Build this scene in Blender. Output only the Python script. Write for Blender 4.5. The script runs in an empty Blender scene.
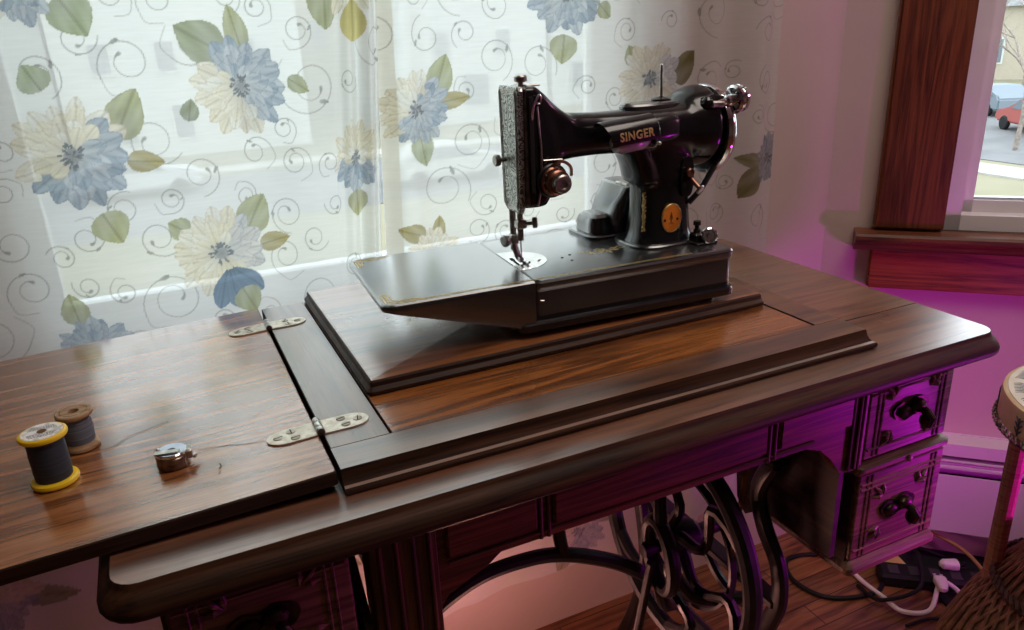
import bpy, bmesh, math, random
import numpy as np
from mathutils import Vector, Matrix
random.seed(7); rng = np.random.default_rng(11)
C = bpy.context.scene.collection
SC = bpy.context.scene
T = 0.77                      # height of the sewing table top above the floor
PI = math.pi

# ------------------------------------------------------------------ mesh builder
class MB:
    def __init__(s): s.bm = bmesh.new()
    def face(s, vs):
        try: return s.bm.faces.new(vs)
        except ValueError: return None
    def loops(s, rings, cap0=True, cap1=True, closed=True):
        R = [[s.bm.verts.new(p) for p in r] for r in rings]
        n = len(R[0])
        for a, b in zip(R, R[1:]):
            for k in range(n if closed else n-1):
                s.face((a[k], a[(k+1) % n], b[(k+1) % n], b[k]))
        if closed and cap0: s.face(R[0][::-1])
        if closed and cap1: s.face(R[-1])
        return s
    def box(s, x0, x1, y0, y1, z0, z1, b=0.0):
        if b <= 0:
            return s.loops([[(x0,y0,z),(x1,y0,z),(x1,y1,z),(x0,y1,z)] for z in (z0,z1)])
        return s.slab(x0, x1, y0, y1, [(-b,z0),(0,z0+b),(0,z1-b),(-b,z1)], b)
    def slab(s, x0, x1, y0, y1, prof, r=0.0, seg=5):
        """rectangle swept upward through (outward offset, z) pairs, corners rounded by r"""
        rings = []
        for o, z in prof:
            rr = max(r+o, 0.0002) if r > 0 else 0
            a0, a1, b0, b1 = x0-o, x1+o, y0-o, y1+o
            if rr <= 0: rings.append([(a0,b0,z),(a1,b0,z),(a1,b1,z),(a0,b1,z)]); continue
            ring = []
            for cx, cy, st in ((a1-rr,b0+rr,-90),(a1-rr,b1-rr,0),(a0+rr,b1-rr,90),(a0+rr,b0+rr,180)):
                for k in range(seg+1):
                    t = math.radians(st+90*k/seg); ring.append((cx+rr*math.cos(t), cy+rr*math.sin(t), z))
            rings.append(ring)
        return s.loops(rings)
    def prism(s, pts, f0, f1, plane='xz'):
        """closed outline extruded between two coordinates of the missing axis"""
        def m(p, w):
            a, b = p
            return {'xz':(a,w,b),'yz':(w,a,b),'xy':(a,b,w)}[plane]
        return s.loops([[m(p,f0) for p in pts],[m(p,f1) for p in pts]])
    def lathe(s, prof, c, axis='z', n=32, frame=None, cap=True):
        """(radius, height) pairs turned about an axis through c"""
        if frame is None:
            ax = {'x':Vector((1,0,0)),'y':Vector((0,1,0)),'z':Vector((0,0,1))}.get(axis, None) if isinstance(axis,str) else Vector(axis).normalized()
            u = ax.orthogonal().normalized(); v = ax.cross(u)
        c = Vector(c); rings = []
        for r, h in prof:
            r = max(r, 1e-5)
            rings.append([c+ax*h+u*(r*math.cos(2*PI*k/n))+v*(r*math.sin(2*PI*k/n)) for k in range(n)])
        return s.loops(rings, cap, cap)
    def ball(s, c, r, n=12, sc=(1,1,1)):
        m = Matrix.Translation(c) @ Matrix.Diagonal((*sc,1))
        bmesh.ops.create_uvsphere(s.bm, u_segments=n, v_segments=max(6,n//2), radius=r, matrix=m); return s
    def tube(s, pts, r, n=8, closed=False, flat=1.0, updir=None):
        """pipe along points; r a number or one per point; flat squashes across updir"""
        P = [Vector(p) for p in pts]; N = len(P)
        rr = r if hasattr(r,'__len__') else [r]*N
        rings = []; prev = None
        for k in range(N):
            if closed: t = P[(k+1)%N]-P[k-1]
            else: t = P[min(k+1,N-1)]-P[max(k-1,0)]
            t.normalize()
            if updir is not None: u = Vector(updir); u = (u-t*u.dot(t)); u = u.normalized() if u.length>1e-6 else t.orthogonal().normalized()
            elif prev is None: u = t.orthogonal().normalized()
            else: u = (prev-t*prev.dot(t)).normalized()
            prev = u; v = t.cross(u)
            rings.append([P[k]+u*(rr[k]*math.cos(2*PI*j/n)*flat)+v*(rr[k]*math.sin(2*PI*j/n)) for j in range(n)])
        if closed: rings.append(rings[0]); return s.loops(rings, False, False)
        return s.loops(rings)
    def xform(s, M):
        bmesh.ops.transform(s.bm, matrix=M, verts=s.bm.verts[:]); return s
    def build(s, name, mat, parent=None, smooth=True, ang=28, mods=None):
        bm = s.bm
        bmesh.ops.remove_doubles(bm, verts=bm.verts[:], dist=1e-6)
        bmesh.ops.recalc_face_normals(bm, faces=bm.faces[:])
        off = Vector((0,0,0)); p = parent
        while p is not None: off += p.location; p = p.parent
        if off.length: bmesh.ops.translate(bm, vec=-off, verts=bm.verts[:])
        me = bpy.data.meshes.new(name)
        if smooth:
            for f in bm.faces: f.smooth = True
            a = math.radians(ang)
            for e in bm.edges:
                if len(e.link_faces)==2 and e.calc_face_angle(0) > a: e.smooth = False
        bm.to_mesh(me); bm.free()
        for m in (mat if isinstance(mat,(list,tuple)) else [mat]): me.materials.append(m)
        o = bpy.data.objects.new(name, me); C.objects.link(o)
        if parent is not None: o.parent = parent
        return o

def curve_pts(ctrl, n=12, closed=False):
    """Catmull-Rom through the control points"""
    P = [Vector(p) for p in ctrl]; N = len(P); out = []
    rngk = range(N) if closed else range(N-1)
    for k in rngk:
        if closed: a,b,c,d = P[k-1],P[k],P[(k+1)%N],P[(k+2)%N]
        else: a,b,c,d = P[max(k-1,0)],P[k],P[k+1],P[min(k+2,N-1)]
        for j in range(n):
            t = j/n
            out.append(0.5*((2*b)+(c-a)*t+(2*a-5*b+4*c-d)*t*t+(3*b-a-3*c+d)*t**3))
    if not closed: out.append(P[-1])
    return out

def empty(name, loc, label=None, cat=None, group=None, kind=None):
    o = bpy.data.objects.new(name, None); C.objects.link(o); o.location = loc; o.empty_display_size = .05
    return tag(o, label, cat, group, kind)
def tag(o, label=None, cat=None, group=None, kind=None):
    if label: o['label'] = label
    if cat: o['category'] = cat
    if group: o['group'] = group
    if kind: o['kind'] = kind
    return o
def parent_keep(o, p):
    o.parent = p; o.location = o.location - p.location

# ------------------------------------------------------------------ materials
def mat(name, col=(.5,.5,.5), rough=.5, metal=0.0, spec=.5, coat=0.0, coat_r=.1, emit=None, es=1.0):
    m = bpy.data.materials.new(name); m.use_nodes = True
    b = m.node_tree.nodes['Principled BSDF']
    b.inputs['Base Color'].default_value = (*col,1); b.inputs['Roughness'].default_value = rough
    b.inputs['Metallic'].default_value = metal; b.inputs['Specular IOR Level'].default_value = spec
    b.inputs['Coat Weight'].default_value = coat; b.inputs['Coat IOR'].default_value = 1.75; b.inputs['Coat Roughness'].default_value = coat_r
    if emit: b.inputs['Emission Color'].default_value = (*emit,1); b.inputs['Emission Strength'].default_value = es
    return m
def nodes(m): return m.node_tree.nodes, m.node_tree.links, m.node_tree.nodes['Principled BSDF']
def mottled(name, c1, c2, scale=20, rough=.5, metal=0.0, stretch=(1,1,1), bump=0.0, rvar=0.0, lo=.35, hi=.65, detail=4, spec=.5):
    m = mat(name, c1, rough, metal, spec); N, L, b = nodes(m)
    tc = N.new('ShaderNodeTexCoord'); mp = N.new('ShaderNodeMapping'); mp.inputs['Scale'].default_value = stretch
    nz = N.new('ShaderNodeTexNoise'); nz.inputs['Scale'].default_value = scale; nz.inputs['Detail'].default_value = detail
    rp = N.new('ShaderNodeValToRGB'); e = rp.color_ramp.elements
    e[0].position = lo; e[0].color = (*c1,1); e[1].position = hi; e[1].color = (*c2,1)
    L.new(tc.outputs['Object'], mp.inputs['Vector']); L.new(mp.outputs['Vector'], nz.inputs['Vector'])
    L.new(nz.outputs['Fac'], rp.inputs['Fac']); L.new(rp.outputs['Color'], b.inputs['Base Color'])
    if bump:
        bp = N.new('ShaderNodeBump'); bp.inputs['Strength'].default_value = bump; bp.inputs['Distance'].default_value = .002
        L.new(nz.outputs['Fac'], bp.inputs['Height']); L.new(bp.outputs['Normal'], b.inputs['Normal'])
    if rvar:
        mr = N.new('ShaderNodeMapRange'); mr.inputs['To Min'].default_value = rough-rvar; mr.inputs['To Max'].default_value = rough+rvar
        L.new(nz.outputs['Fac'], mr.inputs['Value']); L.new(mr.outputs['Result'], b.inputs['Roughness'])
    return m
def wood(name, dark, mid, light, axis='x', rough=.3, rings=9, pores=1.0, bump=.15, spec=.5, seed=0.0, dust=None, coat=0.0):
    """oak: broad cathedral bands along the grain, fine dark pores, slightly uneven varnish"""
    m = mat(name, mid, rough, 0, spec); N, L, b = nodes(m)
    tc = N.new('ShaderNodeTexCoord')
    def mapped(a, c):
        mp = N.new('ShaderNodeMapping'); mp.inputs['Location'].default_value = (seed, seed*1.7, seed*.6)
        mp.inputs['Scale'].default_value = {'x':(a,c,c),'y':(c,a,c),'z':(c,c,a)}[axis]
        L.new(tc.outputs['Object'], mp.inputs['Vector']); return mp.outputs['Vector']
    n1 = N.new('ShaderNodeTexNoise'); n1.inputs['Scale'].default_value = 1; n1.inputs['Detail'].default_value = 3; n1.inputs['Distortion'].default_value = .6
    L.new(mapped(1.8, rings*3.0), n1.inputs['Vector'])
    mul = N.new('ShaderNodeMath'); mul.operation = 'MULTIPLY'; mul.inputs[1].default_value = 9
    fr = N.new('ShaderNodeMath'); fr.operation = 'PINGPONG'; fr.inputs[1].default_value = 1
    L.new(n1.outputs['Fac'], mul.inputs[0]); L.new(mul.outputs[0], fr.inputs[0])
    n2 = N.new('ShaderNodeTexNoise'); n2.inputs['Scale'].default_value = 1; n2.inputs['Detail'].default_value = 4; n2.inputs['Roughness'].default_value = .65
    L.new(mapped(20, 520), n2.inputs['Vector'])
    mixf = N.new('ShaderNodeMix'); mixf.data_type = 'FLOAT'; mixf.inputs[0].default_value = .58
    L.new(fr.outputs[0], mixf.inputs[2]); L.new(n2.outputs['Fac'], mixf.inputs[3])
    rp = N.new('ShaderNodeValToRGB'); e = rp.color_ramp.elements
    e[0].position = .22; e[0].color = (*dark,1); e[1].position = .78; e[1].color = (*light,1)
    x = e.new(.48); x.color = (*mid,1)
    L.new(mixf.outputs[0], rp.inputs['Fac'])
    # pores
    pr = N.new('ShaderNodeMapRange'); pr.inputs['From Min'].default_value = .30; pr.inputs['From Max'].default_value = .45
    pr.inputs['To Min'].default_value = 1-.42*pores; pr.inputs['To Max'].default_value = 1
    L.new(n2.outputs['Fac'], pr.inputs['Value'])
    mx = N.new('ShaderNodeMix'); mx.data_type = 'RGBA'; mx.blend_type = 'MULTIPLY'; mx.inputs[0].default_value = 1
    L.new(rp.outputs['Color'], mx.inputs[6]); L.new(pr.outputs['Result'], mx.inputs[7])
    col = mx.outputs[2]
    n3 = N.new('ShaderNodeTexNoise'); n3.inputs['Scale'].default_value = 7; n3.inputs['Detail'].default_value = 5
    L.new(tc.outputs['Object'], n3.inputs['Vector'])
    if dust:
        dc, amt = dust
        dr = N.new('ShaderNodeMapRange'); dr.inputs['From Min'].default_value = .38; dr.inputs['From Max'].default_value = .66
        dr.inputs['To Max'].default_value = amt; L.new(n3.outputs['Fac'], dr.inputs['Value'])
        dm = N.new('ShaderNodeMix'); dm.data_type = 'RGBA'; L.new(dr.outputs['Result'], dm.inputs[0])
        L.new(col, dm.inputs[6]); dm.inputs[7].default_value = (*dc,1); col = dm.outputs[2]
    L.new(col, b.inputs['Base Color'])
    mr = N.new('ShaderNodeMapRange'); mr.inputs['To Min'].default_value = max(rough-.1,.02); mr.inputs['To Max'].default_value = rough+.13
    L.new(n3.outputs['Fac'], mr.inputs['Value']); L.new(mr.outputs['Result'], b.inputs['Roughness'])
    bp = N.new('ShaderNodeBump'); bp.inputs['Strength'].default_value = bump; bp.inputs['Distance'].default_value = .0008
    L.new(n2.outputs['Fac'], bp.inputs['Height']); L.new(bp.outputs['Normal'], b.inputs['Normal'])
    if coat: b.inputs['Coat Weight'].default_value = coat; b.inputs['Coat Roughness'].default_value = rough*.9; L.new(bp.outputs['Normal'], b.inputs['Coat Normal'])
    return m

OAK_D, OAK_M, OAK_L = (.035,.012,.005), (.115,.042,.014), (.22,.09,.03)
M_leaf  = wood('leaf oak', (.12,.040,.012), (.30,.110,.034), (.44,.185,.072), 'x', .20, 10, .9, .10, seed=1.3, spec=.95, coat=1.0)
M_deck  = wood('worn deck oak', (.06,.020,.010), (.165,.058,.026), (.26,.105,.050), 'x', .30, 9, .8, .12, seed=2.1, spec=.95, coat=1.0, dust=((.20,.16,.125),.35))
M_frame = wood('frame oak lengthwise', (.03,.011,.005), (.12,.044,.015), (.21,.084,.03), 'x', .33, 9, .8, .12, seed=3.3, spec=.95, coat=1.0)
M_framey= wood('frame oak crosswise', (.04,.017,.01), (.105,.045,.02), (.17,.075,.034), 'y', .36, 9, .8, .12, seed=4.4, spec=.95, coat=1.0)
M_inset = wood('inset oak', (.05,.014,.004), (.28,.09,.018), (.42,.155,.040), 'x', .23, 9, .8, .1, seed=5.2, spec=.95, coat=1.0)
M_lid   = wood('lid oak', (.06,.018,.005), (.21,.068,.018), (.33,.12,.036), 'x', .28, 9, .7, .1, seed=6.8, spec=.95, coat=1.0)
M_front = wood('front oak', (.028,.01,.005), (.12,.04,.015), (.21,.075,.026), 'x', .42, 16, .9, .2, seed=7.1)
M_post  = wood('post oak', (.022,.009,.005), (.08,.03,.012), (.14,.055,.02), 'z', .45, 14, .9, .2, seed=8.3)
M_carve = wood('carved drawer oak', (.05,.024,.018), (.17,.085,.055), (.26,.14,.09), 'x', .42, 16, .8, .2, seed=9.5)
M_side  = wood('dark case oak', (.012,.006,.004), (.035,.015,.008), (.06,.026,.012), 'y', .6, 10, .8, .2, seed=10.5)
M_gap   = mat('dark gap', (.004,.003,.002), .9)
M_crack = mat('crack stain', (.02,.011,.007), .8)
M_iron  = mottled('black cast iron', (.005,.005,.006), (.013,.012,.013), 60, .38, .0, bump=.1, rvar=.1)
M_leather = mottled('leather belt', (.12,.045,.015), (.2,.08,.03), 80, .6)
M_plate = mottled('nickel hinge plate', (.52,.47,.38), (.78,.74,.64), 140, .42, .55, bump=.05, rvar=.12)
M_steel = mottled('brushed steel', (.30,.28,.25), (.62,.60,.56), 120, .34, 1.0, rvar=.1)
M_dsteel= mottled('dark steel edge', (.05,.042,.038),(.16,.13,.12),90,.35,.8)
M_chrome= mat('chrome', (.78,.78,.80), .08, 1.0)
M_brass = mottled('dark drawer bronze', (.02,.015,.010), (.075,.052,.03), 90, .38, .8, bump=.2)
M_japan = mottled('black japan enamel', (.006,.006,.007), (.010,.010,.012), 30, .16, 0, rvar=.05, spec=.6)
M_japan2= mottled('black bed enamel', (.010,.012,.012), (.022,.025,.025), 18, .24, 0, rvar=.06, spec=.6)
for m_ in (M_japan2,):
    b_=m_.node_tree.nodes['Principled BSDF']; b_.inputs['Coat Weight'].default_value=1; b_.inputs['Coat IOR'].default_value=1.8; b_.inputs['Coat Roughness'].default_value=.22
M_crink = mat('satin black', (.012,.012,.013), .35)
M_gold  = mottled('gold decal', (.45,.32,.10), (.75,.58,.25), 300, .4, .6)
M_orange= mottled('orange enamel badge', (.70,.19,.012), (.86,.27,.025), 60, .4)
M_bake  = mat('black bakelite', (.014,.013,.013), .22)
M_red   = mottled('reddish dial metal', (.12,.045,.03), (.34,.16,.11), 60, .3, .8)
M_wire  = mat('thread guide wire', (.8,.78,.74), .25, 1.0)
M_screw = mottled('screw head', (.30,.27,.21), (.55,.50,.42), 100, .4, .7)

# engraved scroll face plate
def engraved():
    m = mat('engraved face plate', (.5,.5,.48), .38, .9); N, L, b = nodes(m)
    tc = N.new('ShaderNodeTexCoord'); nz = N.new('ShaderNodeTexNoise'); nz.inputs['Scale'].default_value = 60; nz.inputs['Detail'].default_value = 0; nz.inputs['Distortion'].default_value = 3.0
    L.new(tc.outputs['Object'], nz.inputs['Vector'])
    sn = N.new('ShaderNodeMath'); sn.operation = 'MULTIPLY'; sn.inputs[1].default_value = 9
    fr = N.new('ShaderNodeMath'); fr.operation = 'PINGPONG'; fr.inputs[1].default_value = 1
    L.new(nz.outputs['Fac'], sn.inputs[0]); L.new(sn.outputs[0], fr.inputs[0])
    rp = N.new('ShaderNodeValToRGB'); e = rp.color_ramp.elements
    e[0].position = .35; e[0].color = (.10,.105,.10,1); e[1].position = .62; e[1].color = (.55,.56,.53,1)
    L.new(fr.outputs[0], rp.inputs['Fac']); L.new(rp.outputs['Color'], b.inputs['Base Color'])
    bp = N.new('ShaderNodeBump'); bp.inputs['Strength'].default_value = .3; bp.inputs['Distance'].default_value = .0005
    L.new(fr.outputs[0], bp.inputs['Height']); L.new(bp.outputs['Normal'], b.inputs['Normal'])
    return m
M_engr = engraved()

# ------------------------------------------------------------------ camera (solved from the table's own edges)
cam = bpy.data.cameras.new('camera'); co = bpy.data.objects.new('camera', cam); C.objects.link(co)
yaw, pit, rol = .4217, .3602, -.0472
f = Vector((math.sin(yaw)*math.cos(pit), math.cos(yaw)*math.cos(pit), -math.sin(pit)))
rt = f.cross(Vector((0,0,1))).normalized(); up = rt.cross(f)
rt, up = rt*math.cos(rol)+up*math.sin(rol), -rt*math.sin(rol)+up*math.cos(rol)
M = Matrix((rt, up, -f)).transposed().to_4x4(); M.translation = Vector((-.0861,-.5297,.3163+T))
co.matrix_world = M; cam.sensor_width = 36; cam.lens = 770.125/1024*36; cam.clip_start = .02
SC.camera = co

# ================================================================== SEWING TABLE
TB = empty('sewing_table', (.285,.2,0), 'dark oak treadle sewing table opened out, carrying the black sewing machine', 'table')
def tp(mb, name, m, parent=TB, **k): return mb.build(name, m, parent, **k)
ZD = T-.020                       # deck surface
# deck with moulded rim
d = MB(); prof = [(-.02,ZD-.027),(.002,ZD-.027),(.006,ZD-.0265),(.0095,ZD-.0245),(.0115,ZD-.021),(.0115,ZD-.0175),(.0098,ZD-.0135),(.0072,ZD-.010),(.0048,ZD-.0075),(.0025,ZD-.0055),(.0012,ZD-.0035),(.0006,ZD-.0006),(0,ZD)]
d.slab(-.166,.716,-.040,.43, prof, .018)
deck = tp(d,'table_deck',M_deck,ang=40)
s = MB(); s.box(.60,.7152,.0625,.0635,ZD-.001,ZD+.0004); tp(s,'seam',M_gap,deck)
# raised top: four frame boards round the lid opening, ogee front edge
X1 = .559; ZR = T
og = [(.0075,ZD+.0002),(.009,ZD+.0015),(.0092,ZD+.0045),(.008,ZD+.0065),(.005,ZD+.0075),(.003,ZD+.010),(.0014,ZD+.0135),(.0008,ZD+.017),(.0,ZR-.0004)]
def ogee_board(y_in):
    b = MB(); rings = []
    for o, z in og: rings.append([(0.0,-o,z),(X1+o,-o,z),(X1+o*.6,y_in,z),(0.0,y_in,z)])
    rings.append([(0.0,.0,ZR),(X1,.0,ZR),(X1,y_in,ZR),(0.0,y_in,ZR)])
    return b.loops(rings)
tp(ogee_board(.0355),'front_rail',M_frame)
b = MB(); b.box(0.0,.0505,.036,.42,ZD,ZR,.0006); tp(b,'left_rail',M_framey)
b = MB(); rings=[]
for o,z in og[:]+[(0,ZR)]: rings.append([(.5245,.036,z),(X1+o*.6,.036,z),(X1+o*.6,.42,z),(.5245,.42,z)])
b.loops(rings); tp(b,'right_rail',M_frame)
b = MB(); b.box(.0,.5,.05,.42,ZD+.0005,ZR-.006); b.box(.0508,.5243,.0358,.42,ZD+.001,ZR-.005); tp(b,'opening_shadow_gap',M_gap)
b = MB(); b.box(.0525,.523,.0372,.42,ZD+.004,ZR-.0008,.0006); tp(b,'inset_panel',M_inset)
# hinged lid panel the machine stands on
ZP = T+.014
b = MB(); b.slab(.0545,.5225,.113,.421,[(0,ZR-.0006),(.0015,ZR+.001),(.002,ZR+.004),(-.0005,ZR+.0065),(-.0015,ZR+.0075),(-.002,ZR+.0115),(-.0035,ZR+.0135),(-.006,ZP)],.004,4)
tp(b,'lid_panel',M_lid)
# leaf folded out to the left, sagging a little
sag = .03
LF = empty('unused',(0,0,0)); bpy.data.objects.remove(LF)
b = MB(); b.slab(-.585,-.0035,-.001,.427,[(-.001,T-.0125),(0,T-.0118),(.0,T-.0012),(-.001,T)],.003,3)
Ms = Matrix.Translation((0,0,T)) @ Matrix.Rotation(-math.atan(sag),4,'Y') @ Matrix.Translation((0,0,-T))
b.xform(Ms); leaf = tp(b,'folding_leaf',M_leaf)
def leafz(x): return T+sag*x
def crackline(pts, w, name, parent, zoff=.0004):
    b = MB(); b.tube([(x,y,leafz(x)+zoff) for x,y in pts], w, 5, flat=.4, updir=(0,0,1)); return tp(b,name,M_crack,parent)
crackline(curve_pts([(-.046,.078,0),(-.062,.083,0),(-.078,.087,0),(-.1,.091,0)],5) and [(p.x,p.y) for p in curve_pts([(-.046,.078,0),(-.062,.082,0),(-.078,.089,0),(-.098,.094,0)],5)], .0003,'crack',leaf)
for pts in ([(-.085,.052),(-.083,.057),(-.084,.061)],[(-.086,.045),(-.0845,.048)]): crackline(pts,.0004,'scratch',leaf)

# nickel hinges
def hinge(x0, y0, ang):
    root = empty('hinge',(0,0,0)); root.parent = TB
    hl = .0435; hw = .0125
    for sgn in (-1,1):
        pl = MB(); pts = [(sgn*.003,-hw)]+[(sgn*(hl-hw*1.0+hw*1.25*math.cos(t)-hw*.25), hw*math.sin(t)) for t in [(-PI/2+PI*k/14) for k in range(15)]]+[(sgn*.003,hw)]
        if sgn<0: pts = pts[::-1]
        pl.prism(pts, 0, .0012,'xy')
        me_parent = root
        R_ = Matrix.Translation((x0,y0,T+.0002)) @ Matrix.Rotation(ang,4,'Z')
        if sgn<0: R_ = R_ @ Matrix.Rotation(-math.atan(sag),4,'Y')
        pl.xform(R_); P_ = tp(pl,'hinge_plate',M_plate,root)
        for sx, sy in ((.034,-.0),(.0225,.0055),(.0205,-.0065)) :
            sc = MB(); sc.lathe([(.0001,.0010),(.0040,.0010),(.0040,.0017),(.0034,.0019),(.0001,.0019)],(0,0,0),'z',18)
            sc2 = MB()
            for q in (sc,): q.xform(R_ @ Matrix.Translation((sgn*sx,sy*sgn*-1,0)))
            so = tp(sc,'screw',M_screw,P_)
            a = random.uniform(0,PI); sc2.box(-.0038,.0038,-.0005,.0005,.0017,.00205)
            sc2.xform(R_ @ Matrix.Translation((sgn*sx,sy*sgn*-1,0)) @ Matrix.Rotation(a,4,'Z')); sl = MB()
            # slot joins its screw as a second material
            me = so.data; me.materials.append(M_gap); bmx = bmesh.new(); bmx.from_mesh(me); n0=len(bmx.faces)
            off=[0,0,0]; p=P_
            o_=Vector((0,0,0)); p=P_
            while p is not None: o_+=p.location; p=p.parent
            vmap={v:bmx.verts.new(v.co-o_) for v in sc2.bm.verts}
            for fc in sc2.bm.faces:
                nf=bmx.faces.new([vmap[v] for v in fc.verts]); nf.material_index=1
            bmx.to_mesh(me); bmx.free()
    br = MB()
    for k in range(3):
        y = -hw+.0002+k*2*hw/3; br.lathe([(.0001,y),(.0034,y),(.0036,y+.0006),(.0036,y+2*hw/3-.0012),(.0034,y+2*hw/3-.0006),(.0001,y+2*hw/3-.0006)],(0,0,0),'y',16)
    br.xform(Matrix.Translation((x0,y0,T+.0025)) @ Matrix.Rotation(ang,4,'Z')); tp(br,'hinge_barrel',M_steel,root)
hinge(-.0022,.352,0); hinge(-.0015,.074,0)
tag_dark = None

M_edge_shade = wood('shaded oak edge', (.012,.005,.003), (.040,.016,.007), (.075,.031,.013), 'x', .5, 12, .8, .15, seed=20.1, spec=.22)  # darker oak for side faces, shade put into the colour
def shade_sides(o, nz=.93):
    o.data.materials.append(M_edge_shade); k=len(o.data.materials)-1
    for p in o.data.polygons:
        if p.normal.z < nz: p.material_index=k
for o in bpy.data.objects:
    if o.name in ('table_deck','front_rail','right_rail','left_rail','lid_panel','folding_leaf','inset_panel'): shade_sides(o)
# ---- apron and its mouldings
YA = .0
def cols(xs, z0, z1, y=YA, w=.0022, parent=TB, name='moulding', m=M_post):
    for x in xs:
        b = MB(); b.tube([(x,y-.0005,z0),(x,y-.0005,z1)], w, 8); tp(b,name,m,parent)
apr = [(.02,T-.06),(.575,T-.06),(.575,T-.172),(.56,T-.175),(.545,T-.171),(.53,T-.150),(.512,T-.133),(.49,T-.125),(.13,T-.125),(.116,T-.135),(.10,T-.142),(.078,T-.152),(.066,T-.168),(.056,T-.19),(.05,T-.20),(.02,T-.20)]
b = MB(); b.prism(apr, YA, YA+.016); apron = tp(b,'apron',M_front)
# raised drawer-like fields on the apron
for x0,x1 in ((.078,.166),(.182,.432),(.448,.552)):
    b = MB(); b.slab(x0,x1,T-.112,T-.052,[(0,0),(0,.003),(-.0025,.006)],0); b.xform(Matrix(((1,0,0,0),(0,0,-1,YA+.001),(0,1,0,0),(0,0,0,1))))
    tp(b,'apron_field',M_front,apron)
for x in (.170,.178,.436,.444): 
    b = MB(); b.tube([(x,YA-.001,T-.052),(x,YA-.001,T-.124)],.0022,8); tp(b,'bead',M_post,apron)
b = MB(); b.tube([(.08,YA-.001,T-.118),(.50,YA-.001,T-.118)],.0016,6); tp(b,'bead',M_front,apron)
# corner posts with flutes
for x0,x1 in ((.012,.070),(.553,.574)):
    zb = T-.60 if x0<.1 else T-.172
    b = MB(); b.box(x0,x1,YA-.004,YA+.03,zb,T-.05,.0015); post = tp(b,'corner_post',M_post)
    for k in range(4 if x0<.1 else 2):
        x = x0+.008+k*(x1-x0-.012)/(3.2 if x0<.1 else 1.6)
        b = MB(); b.tube([(x,YA-.0045,zb+.004),(x,YA-.0045,T-.056)],.0022,8); tp(b,'bead',M_post,post)
# back rail and frame under the deck
b = MB(); b.box(.02,.575,.39,.405,T-.16,T-.06,.001); tp(b,'back_rail',M_side)

# ---- drawers
def leaf_motif(c, sx, sz, y, parent):
    b = MB()
    for a,l in ((5,.018),(45,.023),(85,.018)):
        t = math.radians(a); p0 = (c[0],y,c[1]); 
        q = (c[0]+sx*l*math.cos(t), y, c[1]+sz*l*math.sin(t)); mid = ((p0[0]+q[0])/2,y-.0012,(p0[2]+q[2])/2)
        b.tube([p0,mid,q],[.0008,.0034,.0006],7)
    return tp(b,'carved_leaf',M_carve,parent)
def pull(x, z, y, parent):
    root = empty('drawer_pull',(0,0,0)); root.parent = parent
    off=Vector((0,0,0)); p=parent
    b = MB()
    ctr = curve_pts([(x-.030,0,z+.004),(x-.018,0,z+.012),(x-.006,0,z+.009),(x+.006,0,z+.014),(x+.020,0,z+.011),(x+.026,0,z+.002),(x+.018,0,z-.010),(x+.004,0,z-.008),(x-.010,0,z-.012),(x-.024,0,z-.008)],5,True)
    b.prism([(q.x,q.z) for q in ctr], y-.003, y+.0005)
    b.ball((x-.014,y-.004,z),.008,12,(1.3,.6,.9)); b.ball((x+.006,y-.005,z+.004),.009,12,(1.2,.8,.9))
    bo = b.build('drawer_pull',M_brass,None)
    o_=Vector((0,0,0)); p=parent
    while p is not None: o_+=p.location; p=p.parent
    bo.data.transform(Matrix.Translation(-o_)); bo.parent = parent
    bpy.data.objects.remove(root)
    k = MB()
    k.tube([(x+.008,y-.004,z+.002),(x+.010,y-.014,z-.002),(x+.011,y-.016,z-.008),(x+.010,y-.014,z-.017),(x+.009,y-.012,z-.020)],[.004,.0055,.0085,.0075,.003],10)
    ko = k.build('drop_handle',M_brass,None); ko.data.transform(Matrix.Translation(-o_)); ko.parent = parent
    return bo
def drawer(x0, x1, z0, z1, y):
    b = MB(); b.box(x0,x1,y,y+.13,z0,z1,.0025); dr = tp(b,'drawer',M_carve)
    i, j = .014, .021
    for x in (x0+i,x0+j,x1-i,x1-j): b = MB(); b.tube([(x,y,z0+.004),(x,y,z1-.004)],.0017,6); tp(b,'bead',M_carve,dr)
    for z in (z0+.014,z1-.014,z1-.021): b = MB(); b.tube([(x0+.004,y,z),(x1-.004,y,z)],.0017,6); tp(b,'bead',M_carve,dr)
    for sx in (-1,1):
        for sz in (-1,1): leaf_motif(((x0+x1)/2+sx*.028,(z0+z1)/2+sz*.022),sx,sz,y-.0002,dr)
    pull((x0+x1)/2, (z0+z1)/2, y, dr)
    return dr
YD = -.002
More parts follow.
